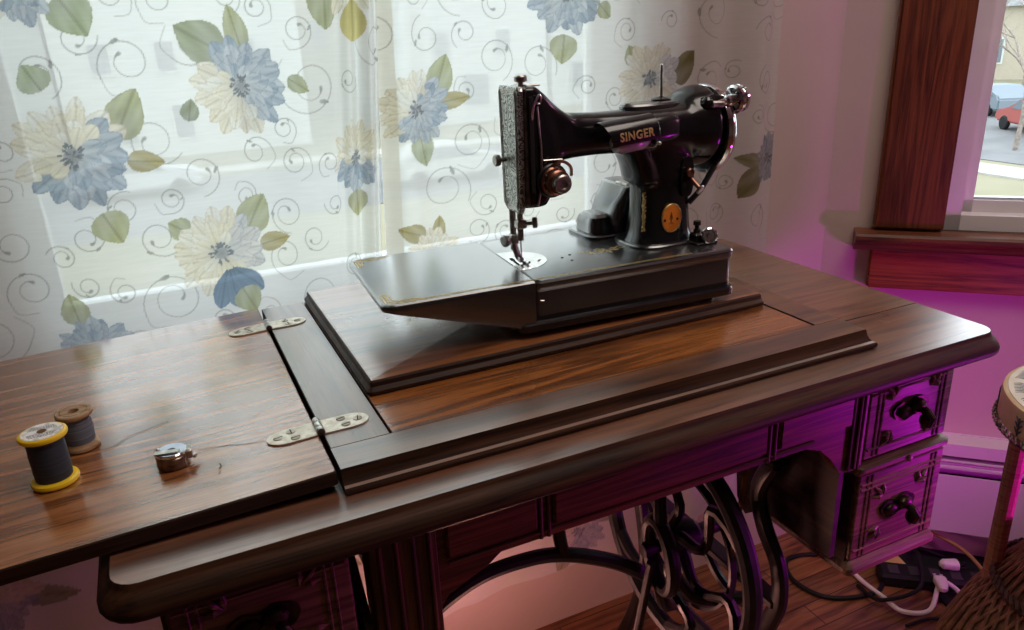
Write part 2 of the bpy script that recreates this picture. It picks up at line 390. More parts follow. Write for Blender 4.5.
for xl, xr in ((.578,.712),(-.142,-.004)):
    # upper case sides and the divider moulding over the lower drawer
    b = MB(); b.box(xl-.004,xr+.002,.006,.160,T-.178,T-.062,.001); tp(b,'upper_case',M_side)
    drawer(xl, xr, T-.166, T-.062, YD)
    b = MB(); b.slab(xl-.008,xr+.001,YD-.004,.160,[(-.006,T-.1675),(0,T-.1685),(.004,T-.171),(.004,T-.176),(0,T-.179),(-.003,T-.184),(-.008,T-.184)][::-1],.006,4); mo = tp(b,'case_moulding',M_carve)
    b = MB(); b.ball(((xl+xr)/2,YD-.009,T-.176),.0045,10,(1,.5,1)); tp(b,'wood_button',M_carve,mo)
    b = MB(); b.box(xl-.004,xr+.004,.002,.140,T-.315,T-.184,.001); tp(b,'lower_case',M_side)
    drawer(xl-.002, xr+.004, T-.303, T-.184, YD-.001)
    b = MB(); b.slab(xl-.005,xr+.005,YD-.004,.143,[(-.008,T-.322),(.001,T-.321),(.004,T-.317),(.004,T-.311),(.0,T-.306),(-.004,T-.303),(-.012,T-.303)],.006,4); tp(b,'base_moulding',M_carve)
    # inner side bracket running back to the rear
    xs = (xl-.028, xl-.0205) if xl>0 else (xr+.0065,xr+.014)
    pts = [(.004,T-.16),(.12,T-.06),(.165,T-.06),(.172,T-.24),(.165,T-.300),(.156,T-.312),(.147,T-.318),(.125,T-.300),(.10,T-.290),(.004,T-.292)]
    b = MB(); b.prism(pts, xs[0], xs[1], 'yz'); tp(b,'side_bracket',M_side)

# ---- cast iron treadle stand
def iron(pts, r, name='iron_bar', parent=None, flat=1.0, updir=None, n=10, closed=False, m=M_iron):
    b = MB(); b.tube(pts, r, n, closed, flat, updir); return tp(b,name,m,parent or TB)
def yz(x, pts, n=10, closed=False): return curve_pts([(x,y,T+z) for y,z in pts], n, closed)
for X in (.045,.530):
    b = MB()
    U = (1,0,0)
    b.tube(yz(X,[(.085,-.20),(.105,-.25),(.090,-.295),(.062,-.335),(.055,-.385),(.070,-.44),(.085,-.52),(.075,-.60),(.045,-.68),(.015,-.742)]),.0125,10,flat=.75,updir=U)
    b.tube(yz(X,[(.345,-.20),(.325,-.25),(.345,-.295),(.372,-.335),(.378,-.385),(.362,-.44),(.350,-.52),(.362,-.60),(.390,-.68),(.418,-.742)]),.0125,10,flat=.75,updir=U)
    b.box(X-.014,X+.014,.07,.37,T-.20,T-.188,.002)
    b.box(X-.012,X+.012,.055,.378,T-.397,T-.385,.002)
    b.tube([(X,.085,T-.545),(X,.20,T-.548),(X,.355,T-.545)],.010,10)
    for sgn in (-1,1):
        cy = .217
        b.tube(yz(X,[(cy+sgn*.01,-.395),(cy+sgn*.05,-.43),(cy+sgn*.10,-.435),(cy+sgn*.135,-.40)]),.0075,8)
    lg = tp(b,'stand_leg',M_iron)
    for y in (.015,.418):
        c = MB(); c.lathe([(.0001,-.009),(.016,-.009),(.018,-.005),(.018,.005),(.016,.009),(.0001,.009)],(X,y,.0185),'x',20); c.tube([(X,y,.0185),(X,y,.034)],.006,8); tp(c,'caster',M_iron,lg)
# cross brace: arched bar with an upright, ending at the ring beside the wheel
b = MB()
b.tube(curve_pts([(.05,.20,T-.43),(.085,.20,T-.375),(.12,.20,T-.344),(.182,.20,T-.318),(.25,.20,T-.317),(.30,.20,T-.329),(.353,.195,T-.352),(.39,.185,T-.372),(.425,.175,T-.40)],8),.0105,10,flat=.8,updir=(0,1,0))
b.tube(curve_pts([(.298,.20,T-.326),(.293,.201,T-.295),(.292,.202,T-.26),(.292,.203,T-.20),(.292,.203,T-.06)],6),[.011]+[.0085]*30 if False else .0088,10)
b.tube(curve_pts([(.045,.215,T-.55),(.12,.215,T-.60),(.29,.215,T-.62),(.45,.215,T-.60),(.53,.215,T-.55)],8),.010,10)
tp(b,'cross_brace',M_iron)
# bearing ring and axle beside the wheel
b = MB(); xr_ = .413
b.tube([(xr_,.148+.027*math.cos(t)+.010*math.sin(t),T-.336+.047*math.sin(t)) for t in [2*PI*k/28 for k in range(28)]],.0085,10,True,flat=1.25,updir=(1,0,0))
b.tube(curve_pts([(.413,.15,T-.382),(.43,.16,T-.43),(.47,.19,T-.47),(.53,.217,T-.50)],8),.009,10)
b.tube(curve_pts([(.413,.15,T-.29),(.425,.17,T-.24),(.46,.20,T-.215),(.53,.217,T-.20)],8),.009,10)
b.tube(curve_pts([(.415,.125,T-.345),(.44,.11,T-.385),(.49,.10,T-.40),(.53,.085,T-.40)],8),.0085,10)
tp(b,'bearing_ring',M_iron)
b = MB(); b.lathe([(.0001,-.05),(.009,-.05),(.009,-.012),(.021,-.012),(.024,-.006),(.024,.028),(.020,.034),(.010,.034),(.010,.075),(.0001,.075)],(.45,.17,T-.34),'x',20)
axle = tp(b,'wheel_axle',M_iron)
b = MB()
cy_, cz_, Rw = .17, T-.34, .153
b.tube([(.45,cy_+Rw*math.cos(t),cz_+Rw*math.sin(t)) for t in [2*PI*k/64 for k in range(64)]],.0105,10,True,flat=1.15,updir=(1,0,0))
for k in range(6):
    a = 2*PI*k/6+.3
    pts = []
    for q in range(13):
        u = q/12; rr = .02+(Rw-.024)*u; aa = a+.55*math.sin(u*2*PI)*.62+.25*u
        pts.append((.45, cy_+rr*math.cos(aa), cz_+rr*math.sin(aa)))
    b.tube(pts,[.0095-.003*math.sin(PI*q/12) for q in range(13)],8)
fw = tp(b,'flywheel',M_iron)
b = MB(); b.lathe([(.095,-.005),(.099,-.005),(.099,.005),(.095,.005),(.095,-.005)],(.468,cy_,cz_),'x',48,None,False); tp(b,'belt_pulley',M_iron)
iron([(.468,.078,T-.31),(.478,.075,T-.20),(.488,.085,T-.06)],.0032,'drive_belt',m=M_leather,n=8)
iron([(.40,.15,T-.345),(.38,.16,T-.50),(.34,.17,T-.69)],.006,'pitman_rod')
b = MB()
b.box(.15,.43,.06,.07,.06,.075); b.box(.15,.43,.30,.31,.06,.075)
for k in range(9): b.box(.16+k*.032,.17+k*.032,.065,.305,.062,.073)
b.box(.045,.53,.18,.19,.055,.066); tp(b,'treadle_pedal',M_iron)

# ================================================================== SEWING MACHINE (portable, black with gold)
ROT = Matrix.Translation((.26,.2,0)) @ Matrix.Rotation(math.radians(-3.2),4,'Z') @ Matrix.Translation((-.26,-.2,0))
SM = empty('sewing_machine', (.36,.21,ZP), 'black portable sewing machine with gold lettering standing on the wooden lid panel', 'sewing machine')
def sp(mb, name, m, parent=None, rot=True, **k):
    if rot: mb.xform(ROT)
    return mb.build(name, m, parent or SM, **k)
RID = Matrix.Translation((-.006,.0,0))
HB = T+.0746
BX0,BXH,BX1,BY0,BY1 = .0850,.241,.480,.127,.303
# base box with flange and feet
b = MB(); b.slab(BXH+.001,BX1,BY0+.003,BY1-.003,[(0,T+.030),(0,T+.04),(0,T+.062),(.002,T+.0655),(.003,T+.068),(.003,HB-.003),(.0015,HB-.0008),(-.001,HB)],.006,5)
base = sp(b,'machine_bed',[M_japan2])
b = MB(); b.slab(BXH-.016,BX1,BY0+.003,BY1-.003,[(.002,T+.0205),(.0045,T+.0215),(.005,T+.0245),(.005,T+.0285),(.0035,T+.0305),(.0004,T+.0312),(0,T+.036)],.006,5); sp(b,'base_flange',M_japan)
for x in (BXH+.02,BX1-.02):
    for y in (BY0+.02,BY1-.02):
        b = MB(); b.lathe([(.0001,0),(.008,0),(.009,.002),(.009,.0068),(.0001,.0068)],(x,y,ZP),'z',16); sp(b,'rubber_foot',M_crink)
# folding bed extension (wedge side, rounded outer corners)
b = MB(); n=8
def ext_ring(off, zf):
    ring=[]; r=.012
    x0,x1,y0,y1 = BX0-off, BXH-.0008, BY0-off, BY1+off
    for cx,cy,st in ((x0+r,y1-r,90),(x0+r,y0+r,180)):
        for k in range(n+1):
            t=math.radians(st+90*k/n); ring.append((cx+r*math.cos(t),cy+r*math.sin(t)))
    ring += [(x1,y0),(x1,y1)]
    return [(x,y,zf(x)) for x,y in ring]
bot = lambda x: T+.066-max(0,(x-BX0-.006))*.30
b.loops([ext_ring(-.006,lambda x: bot(x)-.0),ext_ring(-.001,lambda x: bot(x)+.0008),ext_ring(.0002,lambda x: max(bot(x)+.003,T+.03)),ext_ring(.0005,lambda x: HB-.004),ext_ring(0,lambda x: HB-.0012),ext_ring(-.0015,lambda x: HB)])
ext = sp(b,'bed_extension',M_japan2)
# side latch mark
b = MB(); b.tube([(BXH+.004,BY0-.0005,T+.054),(BXH+.008,BY0-.001,T+.0535)],.0007,6); sp(b,'latch_pin',M_steel)
# throat plate: chrome half disc with feed slots
b = MB(); pts=[(BXH+.001,.168),(BXH+.001,.242)]+[(BXH+.004+.040*math.cos(t),.205+.037*math.sin(t)) for t in [PI/2-PI*k/18 for k in range(19)]]
b.prism(pts,HB-.001,HB+.0005,'xy'); tpn = sp(b,'throat_plate',mottled('bright plate steel',(.62,.62,.60),(.82,.82,.80),70,.25,.75,rvar=.1))
for k in range(2):
    b = MB(); b.box(BXH+.006+k*.006,BXH+.0095+k*.006,.188,.214,HB+.0004,HB+.0011); sp(b,'feed_slot',M_gap,tpn)
b = MB(); b.tube([(BXH+.030,.19,HB+.0006),(BXH+.034,.193,HB+.0006)],.001,6); b.ball((BXH+.022,.225,HB+.0005),.0018,8,(1,1,.3)); sp(b,'screw',M_screw,tpn)
for x,y in ((.30,.19),(.312,.196),(.305,.176)):
    b = MB(); b.lathe([(.0001,0),(.0016,0),(.0016,.0004),(.0001,.0004)],(x,y,HB),'z',10); sp(b,'oil_hole',M_gap)
# gold bed decals: double rule with corner ornament, and the pillar-side medallion sprig
def rule(pts, r=.00055, nm='gold_line', par=None):
    b = MB(); b.tube(pts,r,5,flat=.35,updir=(0,0,1)); return sp(b,nm,M_gold,par)
zt = HB+.0001
for i in (.006,.0085):
    rule([(BX0+.03,BY0+i,zt),(BX1-.05,BY0+i,zt)],par=base if i>1 else None,nm='gold_line')
def gold_corner(cy, sy):
    b = MB()
    for k,o in enumerate((.0055,.009,.0125)):
        L_=.030-.006*k
        b.tube([(BX0+o,cy+sy*(o+L_),zt),(BX0+o,cy+sy*(o+.004),zt),(BX0+o+.004,cy+sy*o,zt),(BX0+o+L_*1.4,cy+sy*o,zt)],.0007,5,flat=.35,updir=(0,0,1))
    for k in range(9):
        b.tube([(BX0+.007,cy+sy*(.012+.003*k),zt),(BX0+.0105,cy+sy*(.0135+.003*k),zt)],.0005,4,flat=.35,updir=(0,0,1))
    sp(b,'gold_corner_decal',M_gold,ext)
gold_corner(BY0,1); gold_corner(BY1,-1)
b = MB()
for k in range(16):
    a=random.uniform(0,2*PI); x=.352+.022*(k/15-.5)*2; y=.193+random.uniform(-.008,.008)
    b.tube(curve_pts([(x,y,zt),(x+.004*math.cos(a),y+.004*math.sin(a),zt),(x+.007*math.cos(a+1),y+.005*math.sin(a+1),zt)],4),.0008,5,flat=.3,updir=(0,0,1))
b.tube([(.333,.186,zt),(.345,.196,zt),(.36,.19,zt),(.375,.2,zt)],.0012,5,flat=.3,updir=(0,0,1))
sp(b,'gold_bed_decal',M_gold,base)

# arm, pillar and head as one casting
YC = .19
def sa(mb, name, m, parent=None, **k): return mb.build(name, m, parent or SM, **k)
def se_ring(c, a, bb, axes, p=3.2, n=28):
    out=[]
    for k in range(n):
        t=2*PI*k/n; ct,st=math.cos(t),math.sin(t)
        x=a*math.copysign(abs(ct)**(2/p),ct); y=bb*math.copysign(abs(st)**(2/p),st)
        out.append(Vector(c)+Vector(axes[0])*x+Vector(axes[1])*y)
    return out
Xa,Ya,Za=(1,0,0),(0,1,0),(0,0,1)
A = MB()
# pillar
A.loops([se_ring((cx,YC+.004,T+z),a,bb,(Xa,Ya),3.0) for z,cx,a,bb in ((.070,.4285,.042,.034),(.078,.4285,.0395,.031),(.086,.429,.036,.028),(.11,.430,.0335,.0255),(.14,.430,.033,.025),(.165,.430,.0335,.0265),(.19,.429,.036,.029),(.212,.428,.036,.025))])
# horizontal arm
A.loops([se_ring((x,YC,T+z),hz,hy,(Za,Ya),2.8) for x,z,hz,hy in ((.262,.203,.024,.022),(.285,.205,.0255,.023),(.31,.2055,.0235,.0215),(.34,.2045,.0220,.0215),(.37,.2035,.0225,.0235),(.40,.2030,.0238,.026),(.43,.2025,.0245,.029),(.455,.201,.027,.031),(.472,.198,.030,.0315),(.485,.196,.031,.031))])
# underside fillet where arm meets pillar
A.loops([se_ring((x,YC+.002,T+z),.014,.026,(Xa,Ya),2.6) for x,z in ((.402,.145),(.397,.166),(.388,.183),(.374,.193))])
# head: tall block, sloping shoulder
A.loops([se_ring((x,YC,T+z),a,bb,(Xa,Ya),5.0) for x,z,a,bb in ((.2615,.138,.0145,.0215),(.264,.15,.0185,.0225),(.268,.165,.0225,.023),(.270,.185,.025,.0235),(.268,.21,.0225,.024),(.2645,.23,.018,.0245),(.261,.245,.0145,.0245),(.2588,.255,.0118,.0242),(.2575,.2595,.0095,.0225))])
A.loops([se_ring((x,YC,T+z),a,bb,(Xa,Ya),4.5) for x,z,a,bb in ((.304,.195,.027,.0215),(.300,.212,.023,.0215),(.293,.2235,.0195,.022),(.281,.2345,.0135,.0228),(.273,.244,.0098,.0236),(.267,.253,.0070,.0238))])
# bell housing for the balance wheel
A.loops([se_ring((x,YC+.006,T+.200),r,r,(Za,Ya),2.0) for x,r in ((.440,.024),(.447,.033),(.456,.040),(.467,.0440),(.480,.0455),(.485,.0455))])

arm = A.build('arm_casting', M_japan, SM)
md = arm.modifiers.new('r','REMESH'); md.mode='VOXEL'; md.voxel_size=.0016; md.use_smooth_shade=True
ms = arm.modifiers.new('s','SMOOTH'); ms.iterations=55; ms.factor=.6
dg = bpy.context.evaluated_depsgraph_get(); me2 = bpy.data.meshes.new_from_object(arm.evaluated_get(dg)); arm.modifiers.clear()
arm.data = me2; me2.name='arm_casting'
if not me2.materials: me2.materials.append(M_japan)
for p_ in me2.polygons: p_.use_smooth=True
# pillar foot ring
b = MB(); b.loops([se_ring((.4265,YC+.004,z),.0445+o,.0385+o,(Xa,Ya),3.0) for z,o in ((HB-.0005,0),(HB+.002,0),(HB+.0035,-.0015),(HB+.0035,-.006))]); sa(b,'pillar_foot_ring',M_japan2)
# engraved face plate
b = MB(); XF=.2435
def plate_ring(x,ins):
    o=[]
    yb0,yb1,yt0,yt1=.171,.213,.1675,.2145
    pts=[(yb0+.004,.1335),(yb1-.008,.1335),(yb1,.1395),(yt1,.2545),(yt1-.003,.2595),(yt0+.003,.2595),(yt0,.2555),(yb0,.1395)]
    cy=.191; cz=.197
    for y,z in pts: o.append((x, cy+(y-cy)*(1-ins/.022), T+cz+(z-cz)*(1-ins/.06)))
    return o
b.loops([plate_ring(.249,0),plate_ring(XF+.0012,0),plate_ring(XF,.0012),plate_ring(XF,.004),plate_ring(XF+.0004,.0045),plate_ring(XF+.0004,.006),plate_ring(XF,.0065)])
face = sa(b,'face_plate',[M_engr])
for ins in (.0030,.0046,.0062):
    b = MB(); b.tube([(XF-.0002,y,z) for _,y,z in plate_ring(0,ins)],.00045,6,True); sa(b,'engraved_border',M_steel,face)
b = MB(); b.box(.249,.2535,.1668,.2148,T+.141,T+.2592,.002); sa(b,'face_plate_rim',M_dsteel,face)
def knob(c, axis, prof, name, m, par=None, n=18):
    b = MB(); b.lathe(prof, c, axis, n); return sa(b,name,m,par)
knob((XF,.204,T+.186),(-1,0,0),[(.0001,0),(.0022,0),(.0022,.006),(.0055,.0065),(.0062,.0085),(.0062,.011),(.005,.0122),(.0001,.0122)],'thumb_screw',M_steel)
knob((.256,.186,T+.2585),'z',[(.0001,0),(.003,0),(.003,.004),(.0062,.005),(.0066,.007),(.0066,.0095),(.0055,.0108),(.0001,.0108)],'pressure_screw',M_steel)
b = MB(); b.box(.257,.273,.176,.205,T+.2585,T+.2605,.0008); sa(b,'head_top_plate',M_steel)
# take-up lever slot and thread guide wire on the near side of the head
b = MB(); b.box(.2535,.2585,.1640,.1668,T+.155,T+.250,.0008); sa(b,'take_up_slot',M_gap)
b = MB(); b.tube(curve_pts([(.2565,.1645,T+.228),(.257,.161,T+.240),(.262,.160,T+.251),(.266,.162,T+.249),(.265,.163,T+.243),(.261,.163,T+.244)],6),.0011,8); sa(b,'take_up_lever',M_wire)
b = MB(); b.tube([(.263,.1655,T+.24),(.2655,.1645,T+.20),(.2655,.1645,T+.165),(.261,.166,T+.142)],.0014,8); sa(b,'face_plate_edge',M_steel)
b = MB(); b.tube([(.268,.1648,T+.187),(.29,.1655,T+.186)],.0008,6); sa(b,'thread_guide',M_wire)
# tension assembly
TC=Vector((.277,.166,T+.166))
knob(TC,(0,-1,0),[(.0001,0),(.0165,0),(.0175,.0015),(.0175,.003),(.016,.0045),(.0001,.0045)],'tension_plate',M_crink,n=28)
dial=knob(TC,(0,-1,0),[(.0001,.004),(.0135,.004),(.015,.006),(.015,.008),(.0135,.0095),(.0115,.0095),(.0115,.012),(.0128,.013),(.0128,.0165),(.011,.018),(.0001,.018)],'tension_dial',M_red,n=28)
knob(TC,(0,-1,0),[(.0001,.017),(.0085,.017),(.0095,.019),(.0095,.026),(.0082,.0275),(.0055,.0275),(.0045,.025),(.0001,.025)],'tension_nut',M_steel,dial,n=24)
for k in range(10):
    t=2*PI*k/10; b=MB(); b.ball((TC.x+.0128*math.cos(t),TC.y-.0095,TC.z+.0128*math.sin(t)),.0011,6); sa(b,'dial_mark',M_steel,dial)
b = MB(); b.tube(curve_pts([(TC.x-.003,.160,TC.z+.015),(TC.x+.006,.154,TC.z+.020),(TC.x+.016,.154,TC.z+.014),(TC.x+.019,.158,TC.z+.004)],6),.0016,8); sa(b,'check_spring',M_red)
# needle bar, clamp, presser bar and foot
b = MB(); b.tube([(.2535,.195,T+.10),(.2535,.195,T+.142)],.0033,12); sa(b,'needle_bar',M_steel)
b = MB(); b.tube([(.2535,.195,T+.0765),(.2535,.195,T+.104)],.0008,8); sa(b,'needle',M_chrome)
b = MB(); b.tube([(.250,.206,T+.088),(.250,.206,T+.142)],.0036,12); sa(b,'presser_bar',M_steel)
b = MB(); b.box(.2485,.2595,.1895,.2005,T+.113,T+.1225,.0015); b.tube([(.256,.192,T+.118),(.266,.187,T+.119)],.0022,10); sa(b,'needle_clamp',M_steel)
knob((.264,.188,T+.119),(.9,-.43,.05),[(.0001,0),(.0055,.0005),(.006,.002),(.006,.005),(.0045,.006),(.0001,.006)],'clamp_screw',M_steel)
b = MB(); b.box(.2455,.2545,.2005,.2105,T+.094,T+.106,.002); b.tube([(.250,.206,T+.10),(.250,.203,T+.090),(.2515,.200,T+.082)],.0035,10); sa(b,'foot_shank',M_steel)
b = MB()
for sx in (-.0035,.0035): b.tube([(.2525+sx*.5,.204,T+.081),(.2525+sx,.196,T+.0775),(.2525+sx,.186,T+.0765),(.2525+sx,.181,T+.0785)],[.002,.0022,.002,.0014],8)
sa(b,'presser_foot',M_chrome)
knob((.246,.2055,T+.0995),(-.95,-.3,0),[(.0001,0),(.002,0),(.002,.004),(.006,.0045),(.0066,.0065),(.0066,.009),(.005,.010),(.0001,.010)],'foot_screw',M_steel)
# lamp shade with lettering
LA=Vector((.331,.152,T+.2035)); LB=Vector((.388,.152,T+.2075)); La=(LB-LA); Ll=La.length; Lx=La.normalized(); Lz=Vector((0,0,1)); Lz=(Lz-Lx*Lz.dot(Lx)).normalized(); Ly=Lz.cross(Lx)
RS=.0170
def shade_pt(u, th, r): return LA+Lx*u+(-Ly*math.cos(th)+Lz*math.sin(th))*r
b = MB(); th0,th1=-.42,2.5; n=22
rings=[]
for u,dr,cut in ((0,0,.0),(.002,.0006,0),(Ll*.5,.0004,0),(Ll-.001,.0006,0),(Ll,0,0)):
    sl=.35*(1-u/Ll)
    outer=[shade_pt(u+(-.006*max(0,math.sin(th0+(th1-th0)*k/n)) if u<.001 else 0),th0+sl*.0+(th1-th0)*k/n,RS+dr) for k in range(n+1)]
    inner=[shade_pt(u+(-.006*max(0,math.sin(th0+(th1-th0)*k/n)) if u<.001 else 0),th0+(th1-th0)*k/n,RS+dr-.0013) for k in range(n,-1,-1)]
    rings.append(outer+inner)
b.loops(rings); shade=sa(b,'lamp_shade',M_japan)
b = MB(); b.lathe([(.0001,.012),(.009,.012),(.0115,.02),(.0115,.045),(.008,.052),(.0001,.053)],LA-Lz*.007,Lx,20); sa(b,'light_bulb',mottled('cloudy bulb glass',(.30,.24,.23),(.45,.38,.36),40,.2),shade)
b = MB(); b.loops([se_ring(LB+Lx*u+Ly*.003,r,r*1.05,(Lz,Ly),3) for u,r in ((-.002,.0150),(.004,.0152),(.022,.0150),(.028,.0135),(.031,.008))]); sa(b,'lamp_socket',M_bake)
b = MB()
for t0 in (.05,):
    b.tube([shade_pt(Ll*.99,-.75,RS)+Vector((.0,0,-.000)),shade_pt(Ll*.97,-1.1,RS+.001),shade_pt(Ll*.86,-1.5,RS)],.0011,8)
    b.ball(shade_pt(Ll,-.7,RS+.002),.002,8)
sa(b,'shade_bracket',M_steel,shade)
# lettering wrapped on the shade
fc=bpy.data.curves.new('lettering','FONT'); fc.body='SINGER'; fc.size=.0112; fc.align_x='CENTER'; fc.align_y='CENTER'; fc.extrude=.0002; fc.offset=.00035; fc.space_character=1.12; fc.resolution_u=3
fo=bpy.data.objects.new('lettering_source',fc); C.objects.link(fo); dg=bpy.context.evaluated_depsgraph_get(); dg.update()
lm=bpy.data.meshes.new_from_object(fo.evaluated_get(dg)); bpy.data.objects.remove(fo)
bm_=bmesh.new(); bm_.from_mesh(lm)
bmesh.ops.subdivide_edges(bm_,edges=[e for e in bm_.edges if e.calc_length()>.003],cuts=2)
for v in bm_.verts:
    th=.06+v.co.y/RS; v.co=shade_pt(Ll*.50+v.co.x*1.0,th,RS+.0012+v.co.z)
b=MB(); b.bm.free(); b.bm=bm_; sa(b,'lettering',M_gold,shade,smooth=False)
# arm top oval plate and spool pin
b = MB(); b.loops([se_ring((.417,YC+.004,T+z),.039+o,.017+o,(Xa,Ya),2.4,36) for z,o in ((.220,0),(.2285,0),(.2305,-.0015),(.231,-.004))]); sa(b,'arm_top_plate',M_japan2)
b = MB(); b.lathe([(.0001,0),(.003,0),(.003,.0012),(.0001,.0018)],(.384,YC,T+.2308),'z',12); sa(b,'screw',M_screw)
knob((.434,.200,T+.2305),'z',[(.0001,0),(.011,0),(.011,.002),(.006,.0035),(.0025,.004),(.0025,.0045),(.0001,.0045)],'spool_pin_base',M_japan)
knob((.434,.200,T+.234),'z',[(.0001,0),(.0019,0),(.0019,.034),(.001,.0355),(.0001,.0355)],'spool_pin',M_steel)
# balance wheel
WC=Vector((.492,.197,T+.195))
b = MB(); b.lathe([(.0001,-.006),(.030,-.006),(.040,-.004),(.0455,-.003),(.0455,.006),(.040,.009),(.030,.011),(.0001,.012)],WC,'x',56); wheel=sa(b,'balance_wheel',M_japan)
b = MB(); b.lathe([(.0462,-.0045),(.049,-.004),(.0505,-.001),(.0505,.003),(.049,.006),(.0462,.0065),(.0450,.001),(.0462,-.0045)],WC,'x',64,None,False); sa(b,'chrome_rim',M_chrome,wheel)
b = MB(); b.lathe([(.0001,.011),(.017,.011),(.019,.013),(.019,.017),(.016,.020),(.0001,.021)],WC,'x',32); sa(b,'stop_motion_knob',M_chrome,wheel)
# belt guard strap down to the motor side
b = MB(); b.tube([(.484,.165,T+.158),(.466,.166,T+.132),(.455,.172,T+.118)],.0035,8); sa(b,'drive_belt',M_crink)
# bobbin winder
BW=Vector((.4995,.158,T+.2290))
knob(BW,(1,.02,.12),[(.0001,-.03),(.004,-.03),(.004,-.012),(.0065,-.010),(.0065,-.002),(.013,-.001),(.0155,.001),(.0155,.004),(.0135,.005),(.0135,.007),(.015,.008),(.0145,.011),(.012,.012),(.0001,.0125)],'winder_wheel',M_chrome,n=32)
b = MB(); b.tube([(.466,.166,T+.226),(.477,.163,T+.231),(.492,.162,T+.228)],[.0075,.006,.005],12); b.ball((.468,.163,T+.227),.008,12); sa(b,'winder_bracket',M_japan)
b = MB(); b.tube([(.468,.154,T+.227),(.481,.152,T+.226)],.0036,10); sa(b,'winder_latch',M_steel)
# orange badge on the pillar
b = MB()
def badge(o,y): return [(.4285+(.0125+o)*math.cos(t),y,T+.105+(.0158+o)*math.sin(t)) for t in [2*PI*k/36 for k in range(36)]]
YBd=YC+.004-.0262
b.loops([badge(0,YBd+.008),badge(0,YBd-.001),badge(-.001,YBd-.0018)]); bd=sa(b,'orange_badge',M_orange)
b = MB(); b.tube(badge(.0002,YBd-.0012),.0008,6,True); sa(b,'badge_rim',M_gold,bd)
for sx in (-.0085,.0085):
    b = MB(); b.ball((.4275+sx,YBd-.0018,T+.1035),.0016,8,(1,.5,1)); sa(b,'rivet',M_crink,bd)
b = MB(); b.tube([(.4275,YBd-.0018,T+.100),(.4275,YBd-.002,T+.110)],.0006,6); b.tube([(.424,YBd-.0018,T+.099),(.4275,YBd-.002,T+.1005),(.431,YBd-.0018,T+.099)],.0005,6); b.tube([(.4255,YBd-.0018,T+.104),(.4275,YBd-.002,T+.112),(.4295,YBd-.0018,T+.104)],.0005,6); sa(b,'badge_emblem',mat('dark emblem ink',(.25,.07,.01),.5),bd)
# gold scrolling decal down the pillar's left edge
b = MB()
for k in range(13):
    z=T+.086+.0040*k; x=.3985+.0006*math.sin(k*1.9); y=YC+.004-.0165
    b.tube([(x+.0018*math.cos(t),y-.0022*math.cos(t)*0-.0015*math.sin(t),z+.0022*math.sin(t*1.5)) for t in [q*.8 for q in range(7)]],.0006,5)
for k in range(3): b.tube([(.3985,YC-.0122,T+.088+.016*k),(.399,YC-.014,T+.093+.016*k),(.3985,YC-.013,T+.098+.016*k)],[.0005,.0012,.0005],6)
sa(b,'gold_pillar_decal',M_gold,arm)
# stitch length lever on the right of the pillar
b = MB(); b.loops([se_ring((.448,YC-.008+y,T+.149),.0085,.022,(Xa,Za),3) for y in (0,-.012,-.016)]); sl=sa(b,'stitch_plate',M_japan)
b = MB(); b.tube([(.449,.166,T+.150),(.450,.158,T+.145),(.452,.150,T+.139)],[.003,.0028,.0022],10); sa(b,'stitch_lever',M_red,sl)
knob((.452,.150,T+.138),(.3,-.8,-.5),[(.0001,0),(.005,0),(.0058,.0015),(.005,.003),(.0001,.003)],'lever_knob',M_steel,sl)
knob((.447,.164,T+.155),(0,-1,0),[(.0001,0),(.0045,0),(.005,.001),(.005,.005),(.004,.006),(.0001,.006)],'stitch_screw',M_red,sl)
# cord terminal block at the right of the bed
b = MB(); b.box(.450,.469,.150,.163,HB,HB+.012,.002); b.box(.447,.475,.142,.168,HB-.0005,HB+.003,.001); tm=sa(b,'terminal_block',M_bake)
knob((.456,.156,HB+.011),'z',[(.0001,0),(.004,0),(.004,.005),(.0025,.0055),(.0025,.009),(.0045,.010),(.004,.0145),(.0001,.015)],'terminal_post',M_bake,tm)
knob((.467,.152,HB+.009),(-.35,-.92,.1),[(.0001,0),(.004,0),(.004,.004),(.0085,.005),(.0095,.007),(.0095,.011),(.008,.0125),(.006,.0125),(.0055,.0105),(.003,.0105),(.003,.0135),(.0001,.0135)],'terminal_knob',M_chrome,tm,n=24)
# motor behind the pillar
b = MB(); b.loops([se_ring((.420+dx,.262,HB+z),a,.033,(Xa,Ya),4.5) for z,a,dx in ((0,.026,.0),(.004,.028,0),(.022,.028,.001),(.038,.024,.003),(.050,.019,.006),(.056,.016,.007),(.058,.013,.008))]); mt=sa(b,'motor',M_japan2)
b = MB(); b.loops([se_ring((.3845,.262,HB+z),a,bb,(Xa,Ya),4.5) for z,a,bb in ((0,.018,.024),(.003,.0165,.023),(.015,.016,.022),(.022,.0135,.020),(.025,.009,.015))]); sa(b,'motor_cap',M_japan2,mt)
b = MB(); b.loops([se_ring((.398,.262,HB+z),a,bb,(Xa,Ya),4.0) for z,a,bb in ((0,.038,.036),(.0025,.038,.036),(.004,.036,.034))]); sa(b,'motor_base',M_japan2,mt)
b = MB(); b.box(.414,.438,.237,.262,HB+.056,HB+.060,.001); sa(b,'motor_top_label',M_steel,mt)

